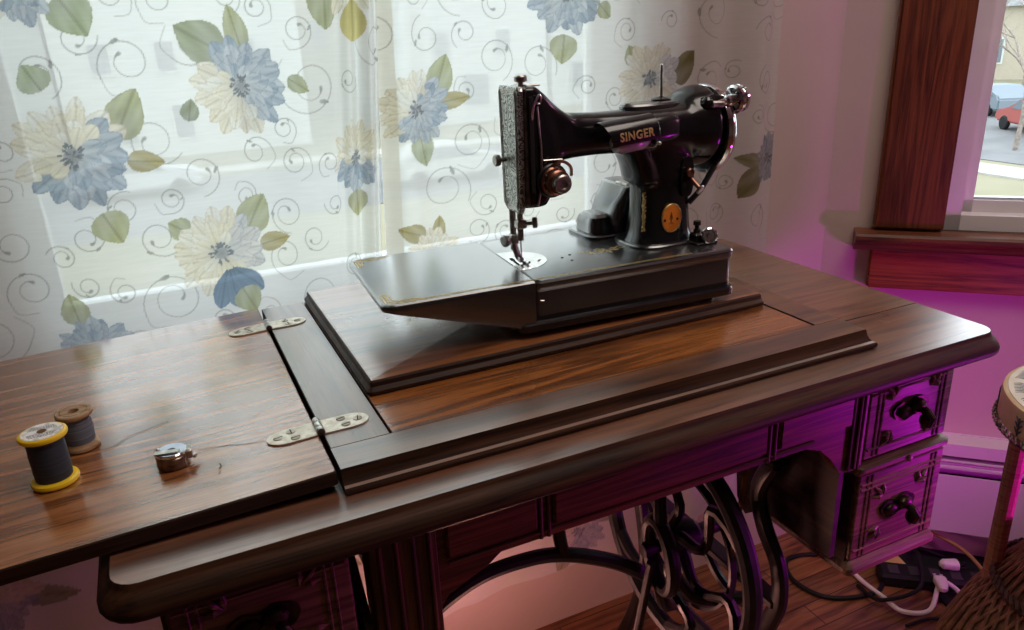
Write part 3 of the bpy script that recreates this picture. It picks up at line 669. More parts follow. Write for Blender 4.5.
# ================================================================== SMALL THINGS ON THE LEAF
def spin(root, prof, name, m, n=36, par=None):
    b = MB(); b.lathe(prof,(root.location.x,root.location.y,root.location.z),'z',n); return b.build(name,m,par or root)
M_yellow=mat('yellow plastic',(.86,.56,.015),.35); M_lab=mottled('printed paper label',(.60,.60,.58),(.86,.86,.84),160,.6,lo=.42,hi=.5)
def threadmat(nm,c1,c2):
    m=mat(nm,c1,.55); N,L,b_=nodes(m); tc=N.new('ShaderNodeTexCoord'); mp=N.new('ShaderNodeMapping'); mp.inputs['Scale'].default_value=(2,2,700)
    nz=N.new('ShaderNodeTexNoise'); nz.inputs['Scale'].default_value=1; nz.inputs['Detail'].default_value=2; L.new(tc.outputs['Object'],mp.inputs['Vector']); L.new(mp.outputs['Vector'],nz.inputs['Vector'])
    rp=N.new('ShaderNodeValToRGB'); e=rp.color_ramp.elements; e[0].position=.35; e[0].color=(*c1,1); e[1].position=.65; e[1].color=(*c2,1)
    L.new(nz.outputs['Fac'],rp.inputs['Fac']); L.new(rp.outputs['Color'],b_.inputs['Base Color'])
    bp=N.new('ShaderNodeBump'); bp.inputs['Strength'].default_value=.5; bp.inputs['Distance'].default_value=.0004; L.new(nz.outputs['Fac'],bp.inputs['Height']); L.new(bp.outputs['Normal'],b_.inputs['Normal'])
    return m
xs,ys=-.2035,.104
S1=empty('thread_spool',(xs,ys,leafz(xs)+.0006),'spool of navy thread with yellow plastic ends and printed top label','thread spool','thread spools on the leaf')
S1h=.051
fl=spin(S1,[(.0001,0),(.0175,0),(.0195,.0008),(.0200,.0025),(.0195,.0045),(.017,.0055),(.0001,.0055)],'bottom_flange',M_yellow)
spin(S1,[(.0135,.005),(.0152,.006),(.0156,.012),(.0157,.03),(.0154,S1h-.008),(.0145,S1h-.005),(.0001,S1h-.005)],'wound_thread',threadmat('navy thread',(.010,.013,.022),(.035,.045,.065)))
spin(S1,[(.0001,S1h-.0055),(.017,S1h-.0055),(.0195,S1h-.0045),(.0200,S1h-.0025),(.0195,S1h-.0008),(.018,S1h),(.0001,S1h)],'top_flange',M_yellow)
lb=spin(S1,[(.0035,S1h-.0002),(.0168,S1h-.0002),(.0168,S1h+.0003),(.0035,S1h+.0003)],'paper_label',M_lab)
b=MB()
for yy in (-.010,-.0075,-.005,.005,.0075,.010):
    hw=math.sqrt(.0155**2-yy*yy)*.8; x=-hw
    while x<hw:
        w=random.uniform(.0008,.0022); b.box(xs+x,xs+min(x+w,hw),ys+yy-.0005,ys+yy+.0005,S1.location.z+S1h+.0002,S1.location.z+S1h+.00045); x+=w+.0006
b.build('label_print',mat('label ink grey',(.10,.11,.13),.6),lb)
spin(S1,[(.0001,S1h+.0004),(.0036,S1h+.0004),(.0040,S1h+.0008),(.0030,S1h+.0009),(.0001,S1h-.001)],'center_hole',mat('spool hole',(.16,.07,.02),.7),20)
xs2,ys2=-.187,.155
M_spw=wood('spool birch',(.22,.12,.05),(.36,.21,.10),(.47,.30,.16),'x',.55,30,.3,.1,seed=12.2)
S2=empty('thread_spool',(xs2,ys2,leafz(xs2)+.0006),'small wooden spool of blue grey thread standing behind the yellow one','thread spool','thread spools on the leaf')
H2=.038
spin(S2,[(.0001,0),(.0145,0),(.0155,.001),(.0155,.0035),(.011,.008),(.0001,.008)],'bottom_flange',M_spw)
spin(S2,[(.0105,.0065),(.0125,.007),(.0132,.012),(.0132,.027),(.0123,H2-.0075),(.0001,H2-.007)],'wound_thread',threadmat('blue grey thread',(.06,.075,.10),(.20,.23,.28)))
spin(S2,[(.0001,H2-.008),(.0115,H2-.0075),(.0160,H2-.0035),(.0160,H2-.001),(.0150,H2),(.0048,H2),(.0046,H2-.006),(.0001,H2-.006)],'top_flange',M_spw)
b=MB(); b.lathe([(.0001,H2-.0059),(.0044,H2-.0059),(.0044,H2-.0055),(.0001,H2-.0055)],S2.location,'z',16); b.build('center_hole',mat('dark hole',(.05,.025,.01),.8),S2)
b=MB(); 
for k in range(34):
    if k%7==0: continue
    t=2*PI*k/34; b.box(xs2+.0115*math.cos(t)-.0006,xs2+.0115*math.cos(t)+.0006,ys2+.0115*math.sin(t)-.0006,ys2+.0115*math.sin(t)+.0006,S2.location.z+H2-.0002,S2.location.z+H2+.0002)
b.build('stamped_print',mat('stamp ink',(.12,.06,.02),.7),S2)
# loose thread end from the wooden spool
b=MB(); b.tube([(p.x,p.y,leafz(p.x)+.0007) for p in curve_pts([(-.174,.139,0),(-.163,.140,0),(-.150,.152,0),(-.138,.156,0),(-.118,.163,0)],8)],.00022,6)
tag(b.build('loose_thread',mat('dark loose thread',(.03,.025,.025),.8)),'thin dark loose thread end lying on the leaf beside the wooden spool','thread')
# metal bobbin case
bx,by=-.117,.080; bz=leafz(bx)+.0006
BC=empty('bobbin_case',(bx,by,bz),'small shiny metal bobbin case lying alone on the folding leaf','bobbin case')
b=MB(); b.lathe([(.0001,0),(.0105,0),(.0113,.0006),(.0113,.0085),(.0106,.009),(.0001,.009)],(bx,by,bz),'z',36); b.build('case_body',mottled('old steel',(.10,.07,.05),(.34,.28,.24),120,.22,.9),BC)
b=MB(); b.lathe([(.0001,.009),(.0095,.009),(.0107,.0095),(.0107,.011),(.0098,.0117),(.0028,.0117),(.0026,.0105),(.0001,.0105)],(bx,by,bz),'z',36); top=b.build('case_cover',M_chrome,BC)
b=MB(); b.lathe([(.0001,.0106),(.0025,.0106),(.0025,.0109),(.0001,.0109)],(bx+.001,by,bz),'z',14); b.build('pin_hole',M_gap,top)
b=MB(); b.prism([(bx-.012,by-.004),(bx+.004,by-.0075),(bx+.006,by-.003),(bx-.010,by+.001)],bz+.0116,bz+.0127,'xy'); b.ball((bx-.0085,by+.003,bz+.0122),.0016,8); b.build('case_latch',M_steel,top)
b=MB(); b.box(bx+.006,bx+.0135,by-.006,by+.004,bz+.004,bz+.0115,.0012); b.tube([(bx+.0135,by-.003,bz+.005),(bx+.0152,by-.004,bz+.0045)],.0018,10); b.build('tension_spring',M_steel,BC)

def rescale(root, k):
    for ch in root.children_recursive:
        if ch.type=='MESH': ch.data.transform(Matrix.Scale(k,4))
rescale(S1,.87); rescale(S2,.90); rescale(BC,1.12)
# ================================================================== ROOM SHELL
YW=.53
cornr=Vector((1.056,.53)); th=math.radians(134); dv=Vector((math.sin(th),math.cos(th))); nv=Vector((dv.y,-dv.x))   # nv points into the room
M_wall=mottled('cream wall paint',(.53,.43,.38),(.56,.46,.40),6,.75,bump=.02)
M_wall_dim=mottled('dimmed far wall',(.17,.14,.12),(.20,.165,.14),6,.8)  # unseen walls, coloured dark so they bounce less light back
M_white=mottled('white window paint',(.86,.88,.90),(.90,.92,.94),14,.4)
M_vinyl=mottled('white vinyl frame',(.70,.68,.66),(.76,.74,.72),10,.4)
M_trim=wood('window trim fir',(.055,.014,.006),(.13,.034,.012),(.20,.058,.020),'z',.42,11,.5,.1,seed=14.1)
M_trimh=wood('window trim fir flat',(.10,.028,.006),(.25,.080,.016),(.36,.125,.03),'x',.42,9,.5,.1,seed=15.1)
M_ceil=mat('ceiling white',(.66,.62,.58),.9)
def floor_mat():
    m=wood('oak floor boards',(.075,.026,.011),(.21,.082,.033),(.32,.14,.06),'x',.32,10,.6,.1,seed=17.3); N,L,b=nodes(m)
    src=b.inputs['Base Color'].links[0].from_socket
    tc=N.new('ShaderNodeTexCoord'); br=N.new('ShaderNodeTexBrick'); br.inputs['Scale'].default_value=1; br.inputs['Brick Width'].default_value=.9; br.inputs['Row Height'].default_value=.057
    br.inputs['Mortar Size'].default_value=.0012; br.inputs['Color1'].default_value=(.72,.72,.72,1); br.inputs['Color2'].default_value=(1.1,1.05,1,1); br.inputs['Mortar'].default_value=(.12,.1,.1,1)
    L.new(tc.outputs['Object'],br.inputs['Vector']); mx=N.new('ShaderNodeMix'); mx.data_type='RGBA'; mx.blend_type='MULTIPLY'; mx.inputs[0].default_value=1
    L.new(src,mx.inputs[6]); L.new(br.outputs['Color'],mx.inputs[7]); L.new(mx.outputs[2],b.inputs['Base Color']); return m
def struct(mb,name,m,parent=None,smooth=False):
    o=mb.build(name,m,parent,smooth=smooth)
    if parent is None: o['kind']='structure'
    return o
CH=2.5
far=cornr+dv*2.2
b=MB(); b.prism([(-2.6,-3.2),(3.6,-3.2),(3.6,1.2),(-2.6,1.2)],-.05,0,'xy'); struct(b,'floor',floor_mat())
b=MB(); b.prism([(-2.6,-3.2),(3.6,-3.2),(3.6,1.2),(-2.6,1.2)],CH,CH+.05,'xy'); struct(b,'ceiling',M_ceil)
# window wall: opening WX0..WX1, WZ0..WZ1
WX0,WX1,WZ0,WZ1=-.285,.625,T-.075,2.15
TH=.12
b=MB()
b.box(-2.6,WX0,YW,YW+TH,0,CH); b.box(WX1,1.056,YW,YW+TH,0,CH); b.box(WX0,WX1,YW,YW+TH,0,WZ0); b.box(WX0,WX1,YW,YW+TH,WZ1,CH)
struct(b,'wall_back',M_wall)
# angled wall with its window: local frame u along wall, w outward
def aw(u,w,z): p=cornr+dv*u-nv*w; return (p.x,p.y,z)
def abox(mb,u0,u1,w0,w1,z0,z1):
    mb.loops([[aw(u0,w0,z),aw(u1,w0,z),aw(u1,w1,z),aw(u0,w1,z)] for z in (z0,z1)]); return mb
AU0,AU1,AZ0,AZ1=.198,.80,T-.072,2.0
b=MB(); abox(b,0,AU0,0,TH,0,CH); abox(b,AU1,2.4,0,TH,0,CH); abox(b,AU0,AU1,0,TH,0,AZ0); abox(b,AU0,AU1,0,TH,AZ1,CH)
struct(b,'wall_right',M_wall)
e1=cornr+dv*2.4
b=MB(); b.prism([(e1.x,e1.y),(e1.x+.1,e1.y),(e1.x+.1,-3.2),(e1.x,-3.2)],0,CH,'xy'); struct(b,'wall_far_right',M_wall)
b=MB(); b.box(-2.6,3.6,-3.3,-3.2,0,CH); struct(b,'wall_front',M_wall_dim)
b=MB(); b.box(-2.7,-2.6,-3.3,YW+TH,0,CH); struct(b,'wall_left',M_wall_dim)
# ---- window behind the curtains
M_glass=bpy.data.materials.new('window glass'); M_glass.use_nodes=True
N=M_glass.node_tree.nodes; L=M_glass.node_tree.links; N.clear()
o_=N.new('ShaderNodeOutputMaterial'); mx=N.new('ShaderNodeMixShader'); tr=N.new('ShaderNodeBsdfTransparent'); gl=N.new('ShaderNodeBsdfGlossy'); gl.inputs['Roughness'].default_value=.02
fr=N.new('ShaderNodeFresnel'); fr.inputs['IOR'].default_value=1.2; tr.inputs['Color'].default_value=(.97,.99,.98,1)
L.new(fr.outputs[0],mx.inputs[0]); L.new(tr.outputs[0],mx.inputs[1]); L.new(gl.outputs[0],mx.inputs[2]); L.new(mx.outputs[0],o_.inputs['Surface'])
W1=empty('window_1',(.195,.58,WZ0),kind='structure')
def sill_profile(y0,y1,z0,z1): pass
b=MB()
b.box(WX0,WX0+.035,.545,.63,WZ0,WZ1,.003); b.box(WX1-.035,WX1,.545,.63,WZ0,WZ1,.003)
b.box(WX0,WX1,.55,.63,WZ1-.04,WZ1,.003); b.build('window_frame',M_white,W1,smooth=False)
b=MB(); zs=T
b.box(WX0+.03,WX1-.03,.566,.60,zs-.020,zs-.001,.002); b.box(WX0+.03,WX1-.03,.550,.60,zs-.036,zs-.019,.002); b.box(WX0+.02,WX1-.02,.530,.61,zs-.075,zs-.037,.003)
b.box(WX0+.03,WX0+.062,.566,.596,zs,WZ1-.03,.002); b.box(WX1-.062,WX1-.03,.566,.596,zs,WZ1-.03,.002)
b.box(WX0+.03,WX1-.03,.566,.596,1.40,1.45,.002)
b.build('window_sash',M_white,W1,smooth=False)
b=MB(); b.box(WX0+.05,WX1-.05,.580,.584,zs-.002,WZ1-.03); b.build('window_pane',M_glass,W1,smooth=False)
b=MB(); b.box(WX0-.09,WX0+.004,.515,.531,WZ0-.02,WZ1+.09,.002); b.box(WX1-.004,WX1+.07,.515,.531,WZ0-.02,WZ1+.09,.002); b.box(WX0-.09,WX1+.07,.513,.531,WZ1,WZ1+.09,.002)
tr1=b.build('trim_1',M_white,None,smooth=False); tr1['kind']='structure'
# ---- right window
W2=empty('window_2',(1.25,.33,AZ0),kind='structure')
b=MB()
abox(b,AU0+.002,AU0+.030,.005,.085,AZ0,AZ1); abox(b,AU1-.03,AU1-.002,.005,.085,AZ0,AZ1); abox(b,AU0,AU1,.005,.085,AZ0,AZ0+.028); abox(b,AU0,AU1,.005,.085,AZ1-.03,AZ1)
abox(b,AU0+.03,AU0+.052,.035,.075,AZ0+.028,AZ1-.03); abox(b,AU1-.052,AU1-.03,.035,.075,AZ0+.028,AZ1-.03); abox(b,AU0+.03,AU1-.03,.035,.075,AZ0+.028,AZ0+.050); abox(b,AU0+.03,AU1-.03,.035,.075,1.35,1.40)
b.build('window_frame',M_vinyl,W2,smooth=False)
b=MB(); abox(b,AU0+.050,AU1-.050,.050,.054,AZ0+.048,AZ1-.03); b.build('window_pane',M_glass,W2,smooth=False)
b=MB(); abox(b,AU0+.050,AU1-.05,.044,.060,AZ0+.048,AZ0+.054); b.build('glazing_strip',mat('bluish strip',(.45,.52,.58),.3),W2,smooth=False)
AA=math.atan2(dv.y,dv.x)
def turn(o): o.data.transform(Matrix.Rotation(-AA,4,'Z')); o.rotation_euler.z=AA; return o
def tboard(name,u0,u1,w0,w1,z0,z1,m,bev=.004):
    b=MB(); abox(b,u0,u1,w0,w1,z0,z1); bmesh.ops.bevel(b.bm,geom=b.bm.edges[:],offset=bev,segments=2,affect='EDGES'); o=turn(b.build(name,m,None)); o['kind']='structure'; return o
tboard('trim_2',.083,.199,-.022,.004,AZ0+.004,2.1,M_trim)
tboard('trim_3',.187,.2,-.012,.030,AZ0+.004,2.0,M_trim,.001)
tboard('trim_4',AU1,AU1+.115,-.022,.004,AZ0+.004,2.1,M_trim)
tboard('trim_5',.083,AU1+.115,-.022,.004,2.0,2.12,M_trim)
# stool with rounded nose and cove underneath
b=MB(); rings=[]
for u in (.052,AU1+.145):
    rings.append([aw(u,w,z) for w,z in ((.03,AZ0),(-.048,AZ0),(-.053,AZ0-.004),(-.054,AZ0-.010),(-.050,AZ0-.016),(-.040,AZ0-.020),(-.032,AZ0-.026),(-.026,AZ0-.036),(.03,AZ0-.036))])
b.loops(rings); st=b.build('trim_6',wood('stool board fir',(.05,.015,.008),(.13,.04,.016),(.20,.066,.025),'x',.4,9,.5,.1,seed=16.2),None); st['kind']='structure'; turn(st)
tboard('trim_7',.083,AU1+.115,-.020,.004,AZ0-.112,AZ0-.034,M_trimh,.003)
# baseboard heater on the angled wall
HT=empty('baseboard_heater',aw(.5,-.03,0),'long white baseboard heater along the angled wall behind the stool','heater')
M_heat=mottled('heater enamel',(.62,.58,.57),(.66,.62,.61),5,.45)
HO=.045
b=MB(); abox(b,.03,1.9,-.004,0,.07,T-.484); abox(b,.03,1.9,-HO,0,T-.512,T-.486); b.build('top_cover',M_heat,HT,smooth=False)
b=MB(); abox(b,.03,1.9,-HO,-HO+.003,T-.686,T-.556); b.build('front_panel',M_heat,HT,smooth=False)
b=MB(); abox(b,.03,1.9,-HO+.005,-.006,T-.534,T-.530); abox(b,.03,1.9,-HO-.002,-HO+.012,T-.540,T-.534); abox(b,.03,1.9,-HO-.001,-HO+.012,T-.525,T-.522); b.build('damper_blade',M_heat,HT,smooth=False)
b=MB(); abox(b,.03,1.9,-.030,-.012,.12,T-.57); b.build('heating_fins',M_gap,HT,smooth=False)

# ================================================================== CURTAINS (printed sheer cloth; pattern rasterised on the cloth grid)
BASE=np.array((.86,.88,.85)); 
class Cloth:
    def __init__(s,u,z):
        s.u=u; s.z=z; s.U,s.Z=np.meshgrid(u,z); s.col=np.tile(BASE,(len(z),len(u),1)).astype(np.float32); s.den=np.zeros((len(z),len(u)),np.float32)
    def win(s,x,z,r):
        return slice(*np.searchsorted(s.z,(z-r,z+r))), slice(*np.searchsorted(s.u,(x-r,x+r)))
    def petal(s,x,z,ang,l,w,col,edge,den=.55,tip=1.0,r0=0.0,vein=0.04,pointed=False,wash=0.0):
        zz,uu=s.win(x,z,(l+r0)*1.15)
        if zz.start>=zz.stop or uu.start>=uu.stop: return
        dx=s.U[zz,uu]-x; dz=s.Z[zz,uu]-z; c,sn=math.cos(ang),math.sin(ang)
        t=(dx*c+dz*sn-r0)/l; v=(-dx*sn+dz*c)/w
        tt=np.clip(t,0,1); half=(tt**.55*(1-tt)**.9/.382*.5 if pointed else np.sin(PI*tt**(tip*1.25))**.62*.5)+1e-6
        q=np.abs(v)/half; ins=(t>0)&(t<1)&(q<1)
        if not ins.any(): return
        ed=np.maximum(np.clip((q-.80)/.2,0,1),np.clip((t-.93)/.07,0,1))
        sh=1-.25*(1-tt)+vein*np.sin(v*26+tt*4)*(.4+.6*tt)-.15*(np.abs(v)<.05)
        wsh=(wash*(1-tt)+.25*wash*np.sin(v*9+tt*7))[...,None]; cc=np.array(col)*np.clip(sh,.5,1.25)[...,None]; cc=cc*(1-wsh)+BASE*wsh
        ed=ed*np.clip((tt-.35)/.4,.15,1); k=cc*(1-ed[...,None]*.5)+np.array(edge)*ed[...,None]*.5
        A_=s.col[zz,uu]; A_[ins]=k[ins]; D=s.den[zz,uu]; D[ins]=den+.2*ed[ins]
    def stroke(s,pts,w,col,a=.8,den=.5):
        for (x0,z0,w0),(x1,z1,w1) in zip([(*p,ww) for p,ww in zip(pts,w)],[(*p,ww) for p,ww in zip(pts[1:],w[1:])]):
            m=max(w0,w1)*1.5+.001; cx,cz=(x0+x1)/2,(z0+z1)/2; r=max(abs(x1-x0),abs(z1-z0))/2+m
            zz,uu=s.win(cx,cz,r)
            if zz.start>=zz.stop or uu.start>=uu.stop: continue
            U,Z=s.U[zz,uu],s.Z[zz,uu]; dx,dz=x1-x0,z1-z0; L2=dx*dx+dz*dz+1e-12
            t=np.clip(((U-x0)*dx+(Z-z0)*dz)/L2,0,1); dd=np.hypot(U-x0-t*dx,Z-z0-t*dz); ww=w0+(w1-w0)*t
            k=np.clip((ww-dd)/.0009+.5,0,1)*a
            A_=s.col[zz,uu]; D=s.den[zz,uu]; A_[...]=A_*(1-k[...,None])+np.array(col)*k[...,None]; D[...]=np.maximum(D,den*k)
BLUE=((.42,.48,.53),(.36,.43,.49),(.50,.55,.585),(.45,.50,.54)); CREAM=((.80,.76,.62),(.82,.79,.67),(.77,.73,.61),(.82,.81,.73)); GREY=((.58,.59,.60),(.63,.63,.63),(.68,.68,.66))
GREEN=((.42,.45,.28),(.47,.49,.31),(.38,.42,.29)); OLIVE=(.47,.42,.22); BED=(.17,.21,.27); CED=(.45,.38,.26); GED=(.25,.26,.15); SCR=(.40,.41,.39)
def leafp(c,x,z,a,l,w,col,den=.62): 
    c.petal(x,z,a,l,w*1.05,col,GED,den*.7,.8,vein=.05,pointed=True,wash=.22); ca,sa=math.cos(a),math.sin(a)
    c.stroke([(x,z),(x+ca*l*.9,z+sa*l*.9)],[.0006,.0003],GED,.6)
def flower(c,x,z,R,blue_dir,spread=1.9,second=CREAM,blue=BLUE,r=None):
    r=r or random.Random(int((x*1000)%97)+int(z*1000)%89)
    for lay,(n,l,w) in enumerate(((15,1.0,.36),(14,.84,.34),(12,.66,.30),(9,.46,.24))):
        order=list(range(n)); r.shuffle(order)
        for k in order:
            a=2*PI*k/n+lay*.37+r.uniform(-.1,.1); dd=abs((a-blue_dir+PI)%(2*PI)-PI)
            isb=dd<spread*.5+r.uniform(-.25,.25)
            pal=blue if isb else second; ll=R*l*r.uniform(.85,1.08)
            c.petal(x,z,a,ll*.9,R*w*r.uniform(.85,1.15),pal[r.randrange(len(pal))],BED if isb else CED,.40 if isb else .16,1.15,R*.08,wash=r.uniform(.1,.5) if isb else r.uniform(.05,.35))
    for k in range(10): c.petal(x,z,2*PI*k/10,R*.16,R*.09,(.42,.44,.45),(.2,.21,.22),.5)
    for k in range(26):
        a=r.uniform(0,2*PI); q=R*.17*math.sqrt(r.random()); c.petal(x+q*math.cos(a),z+q*math.sin(a),a,R*.10,R*.05,(.25,.28,.30),(.12,.13,.14),.7)
def scroll(c,x,z,R,rot,hand,turns=1.45,shrink=.72,tail=True):
    pts=[]; n=44
    for k in range(n+1):
        u=k/n; a=rot+hand*u*turns*2*PI; rr=R*(1-u*shrink)
        # centre drifts inward so the coil tightens on itself
        pts.append((x+rr*math.cos(a)+R*.22*u*math.cos(rot+hand*2),z+rr*math.sin(a)+R*.22*u*math.sin(rot+hand*2)))
    w=[.00055+.0001*math.sin(6*k/n) for k in range(n+1)]
    for k in range(5): w[n-k]=.0021-.0004*k
    c.stroke(pts,w,SCR,.9,.3)
    if tail:
        a=rot+hand*1.9; px,pz=x+R*math.cos(a)*.96,z+R*math.sin(a)*.96
        c.petal(px,pz,a+hand*.9+PI*.9,R*.38,R*.16,(.48,.50,.47),SCR,.45,.8)
FL=[(-.169,.203),(.021,.258),(-.032,.065),(.247,.217),(.482,.331),(.617,.237),(.845,.08),(-.199,-.006),(.15,.352),(-.19,.36),(.25,.03),(.479,-.543),(-.36,-.36),(.10,-.6),(.195,.10)]
def decorate(c,zlo,zhi,ulo,uhi,seed):
    r=random.Random(seed)
    placed=[]; tries=0
    while tries<1500:
        tries+=1; x=r.uniform(ulo-.02,uhi+.02); z=r.uniform(zlo,zhi); R=r.choice((.016,.02,.025,.03,.036))
        if any(math.hypot(x-a,z-b)<(.055 if i<7 else .045)+R*.7 for i,(a,b) in enumerate(FL)): continue
        if any(math.hypot(x-a,z-b)<(R+q)*1.06 for a,b,q in placed): continue
        placed.append((x,z,R)); h=r.choice((-1,1)); rot=r.uniform(0,2*PI)
        scroll(c,x,z,R,rot,h,r.uniform(1.2,1.7))
        if r.random()<.6:   # stem running off to a neighbour
            a=rot; p=(x+R*math.cos(a),z+R*math.sin(a)); t=a-h*PI/2; l=R*r.uniform(.8,1.5)
            cp=[Vector((p[0],p[1],0)),Vector((p[0]+.5*l*math.cos(t),p[1]+.5*l*math.sin(t),0)),Vector((p[0]+l*math.cos(t-h*.6),p[1]+l*math.sin(t-h*.6),0))]
            q=[(v.x,v.y) for v in curve_pts(cp,6)]; c.stroke(q,[.0005]*len(q),SCR,.65,.3)
def print_left(c):
    # big cream and blue bloom low left of the sill
    leafp(c,-.185,.272,2.0,.030,.034,(.46,.52,.36),.5); leafp(c,-.125,.215,1.05,.062,.040,GREEN[1]); leafp(c,-.118,.190,-.12,.040,.024,OLIVE); leafp(c,-.155,.135,-1.2,.040,.040,(.50,.52,.30))
    flower(c,-.170,.202,.063,-.9,2.9)
    leafp(c,.005,.300,2.55,.058,.046,GREEN[2]); leafp(c,.028,.302,1.75,.052,.026,GREEN[1]); leafp(c,-.045,.228,1.3,.026,.020,(.36,.40,.28))
    flower(c,.021,.262,.058,.55,3.3); leafp(c,.078,.268,-.6,.030,.020,GREEN[0])
    leafp(c,-.068,.098,2.5,.026,.028,GREEN[1]); leafp(c,.000,.090,.95,.052,.044,GREEN[1]); leafp(c,.015,.068,.15,.046,.024,OLIVE)
    flower(c,-.036,.068,.060,.25,2.0,CREAM,GREY)
    for a in (-1.9,-1.5,-1.1,-.8): c.petal(-.03,.052,a,.052,.024,(.24,.32,.40),BED,.62,1.1,.006)
    leafp(c,-.018,.018,-1.2,.036,.034,GREEN[0])
    leafp(c,-.205,.005,1.7,.040,.030,GREEN[1]); flower(c,-.192,-.028,.045,.8,5.0)
    leafp(c,-.150,.365,-1.1,.045,.044,(.40,.46,.30)); flower(c,-.19,.385,.050,-.5,3.0)
    leafp(c,.128,.372,-1.55,.052,.040,GREEN[0]); leafp(c,.150,.372,-1.5,.034,.022,BLUE[0]); flower(c,.170,.385,.055,2.3,1.5)
    c.petal(.18,.355,-1.6,.05,.05,(.62,.56,.26),CED,.6); flower(c,.178,.165,.048,-1.6,2.6); leafp(c,.178,.125,-1.5,.035,.04,(.5,.5,.3))
    for x,z in ((-.38,-.33),(-.30,-.22),(.06,-.42),(-.05,-.68),(.02,.62),(-.25,.80)): leafp(c,x+.03,z-.01,-.2,.07,.03,GREEN[2]); leafp(c,x-.02,z-.03,-2.2,.06,.04,GREEN[1]); flower(c,x,z,.06,r_(x),3)
def r_(x): return (x*37.7)%6.28
def print_right(c):
    leafp(c,.275,.232,1.25,.055,.034,GREEN[1]); leafp(c,.278,.222,.12,.045,.022,OLIVE); leafp(c,.250,.185,-1.4,.045,.032,(.46,.50,.34))
    flower(c,.246,.217,.050,-.6,3.6)
    leafp(c,.25,.046,2.75,.036,.026,OLIVE); leafp(c,.268,.036,1.45,.034,.018,OLIVE); flower(c,.258,.015,.040,-1,3)
    flower(c,.474,.356,.060,-1.3,3.4); leafp(c,.47,.300,-1.7,.040,.038,GREEN[1]); leafp(c,.522,.338,-.8,.026,.024,GREEN[0])
    leafp(c,.662,.222,.85,.060,.042,(.22,.20,.08)); leafp(c,.585,.252,1.9,.030,.026,(.44,.46,.28)); flower(c,.614,.230,.058,.3,1.5,CREAM,GREY)
    leafp(c,.832,.084,2.95,.046,.024,(.32,.33,.17)); leafp(c,.832,.075,-2.2,.062,.040,(.26,.25,.11)); flower(c,.862,.085,.045,.9,6.5,GREY,BLUE)
    leafp(c,.76,.345,.5,.040,.030,(.55,.55,.50)); 
    for x,z in ((.479,-.543),(.62,-.30),(.30,-.35),(.80,-.45),(.40,.70),(.70,.85)): leafp(c,x+.03,z+.02,.4,.06,.03,GREEN[2]); leafp(c,x-.02,z-.03,-2.0,.05,.035,GREEN[1]); flower(c,x,z,.055,r_(x),3)
def cloth_mat():
    m=bpy.data.materials.new('printed sheer cloth'); m.use_nodes=True; N=m.node_tree.nodes; L=m.node_tree.links; N.clear()
    o=N.new('ShaderNodeOutputMaterial'); at=N.new('ShaderNodeAttribute'); at.attribute_name='print'
    df=N.new('ShaderNodeBsdfDiffuse'); tl=N.new('ShaderNodeBsdfTranslucent'); tr=N.new('ShaderNodeBsdfTransparent')
    # woven slubs: thin level threads, slightly darker and lighter
    tc=N.new('ShaderNodeTexCoord'); mp=N.new('ShaderNodeMapping'); mp.inputs['Scale'].default_value=(30,30,420); nz=N.new('ShaderNodeTexNoise'); nz.inputs['Scale'].default_value=1; nz.inputs['Detail'].default_value=2
    L.new(tc.outputs['Object'],mp.inputs['Vector']); L.new(mp.outputs['Vector'],nz.inputs['Vector'])
    wv=N.new('ShaderNodeMapRange'); wv.inputs['From Min'].default_value=.3; wv.inputs['From Max'].default_value=.7; wv.inputs['To Min'].default_value=.95; wv.inputs['To Max'].default_value=1.0; L.new(nz.outputs['Fac'],wv.inputs['Value'])
    mm=N.new('ShaderNodeMix'); mm.data_type='RGBA'; mm.blend_type='MULTIPLY'; mm.inputs[0].default_value=1; L.new(at.outputs['Color'],mm.inputs[6]); L.new(wv.outputs['Result'],mm.inputs[7])
    L.new(mm.outputs[2],df.inputs['Color']); L.new(mm.outputs[2],tl.inputs['Color'])
    a=N.new('ShaderNodeMixShader'); a.inputs[0].default_value=.58; L.new(df.outputs[0],a.inputs[1]); L.new(tl.outputs[0],a.inputs[2])
    mr=N.new('ShaderNodeMapRange'); mr.inputs['From Min'].default_value=0; mr.inputs['From Max'].default_value=1; mr.inputs['To Min'].default_value=.70; mr.inputs['To Max'].default_value=1.0
    L.new(at.outputs['Alpha'],mr.inputs['Value'])
    # thin transparent tint carries the print colour too
    L.new(at.outputs['Color'],tr.inputs['Color'])
    b_=N.new('ShaderNodeMixShader'); L.new(mr.outputs['Result'],b_.inputs[0]); L.new(tr.outputs[0],b_.inputs[1]); L.new(a.outputs[0],b_.inputs[2]); L.new(b_.outputs[0],o.inputs['Surface'])
    return m
M_cloth=cloth_mat()
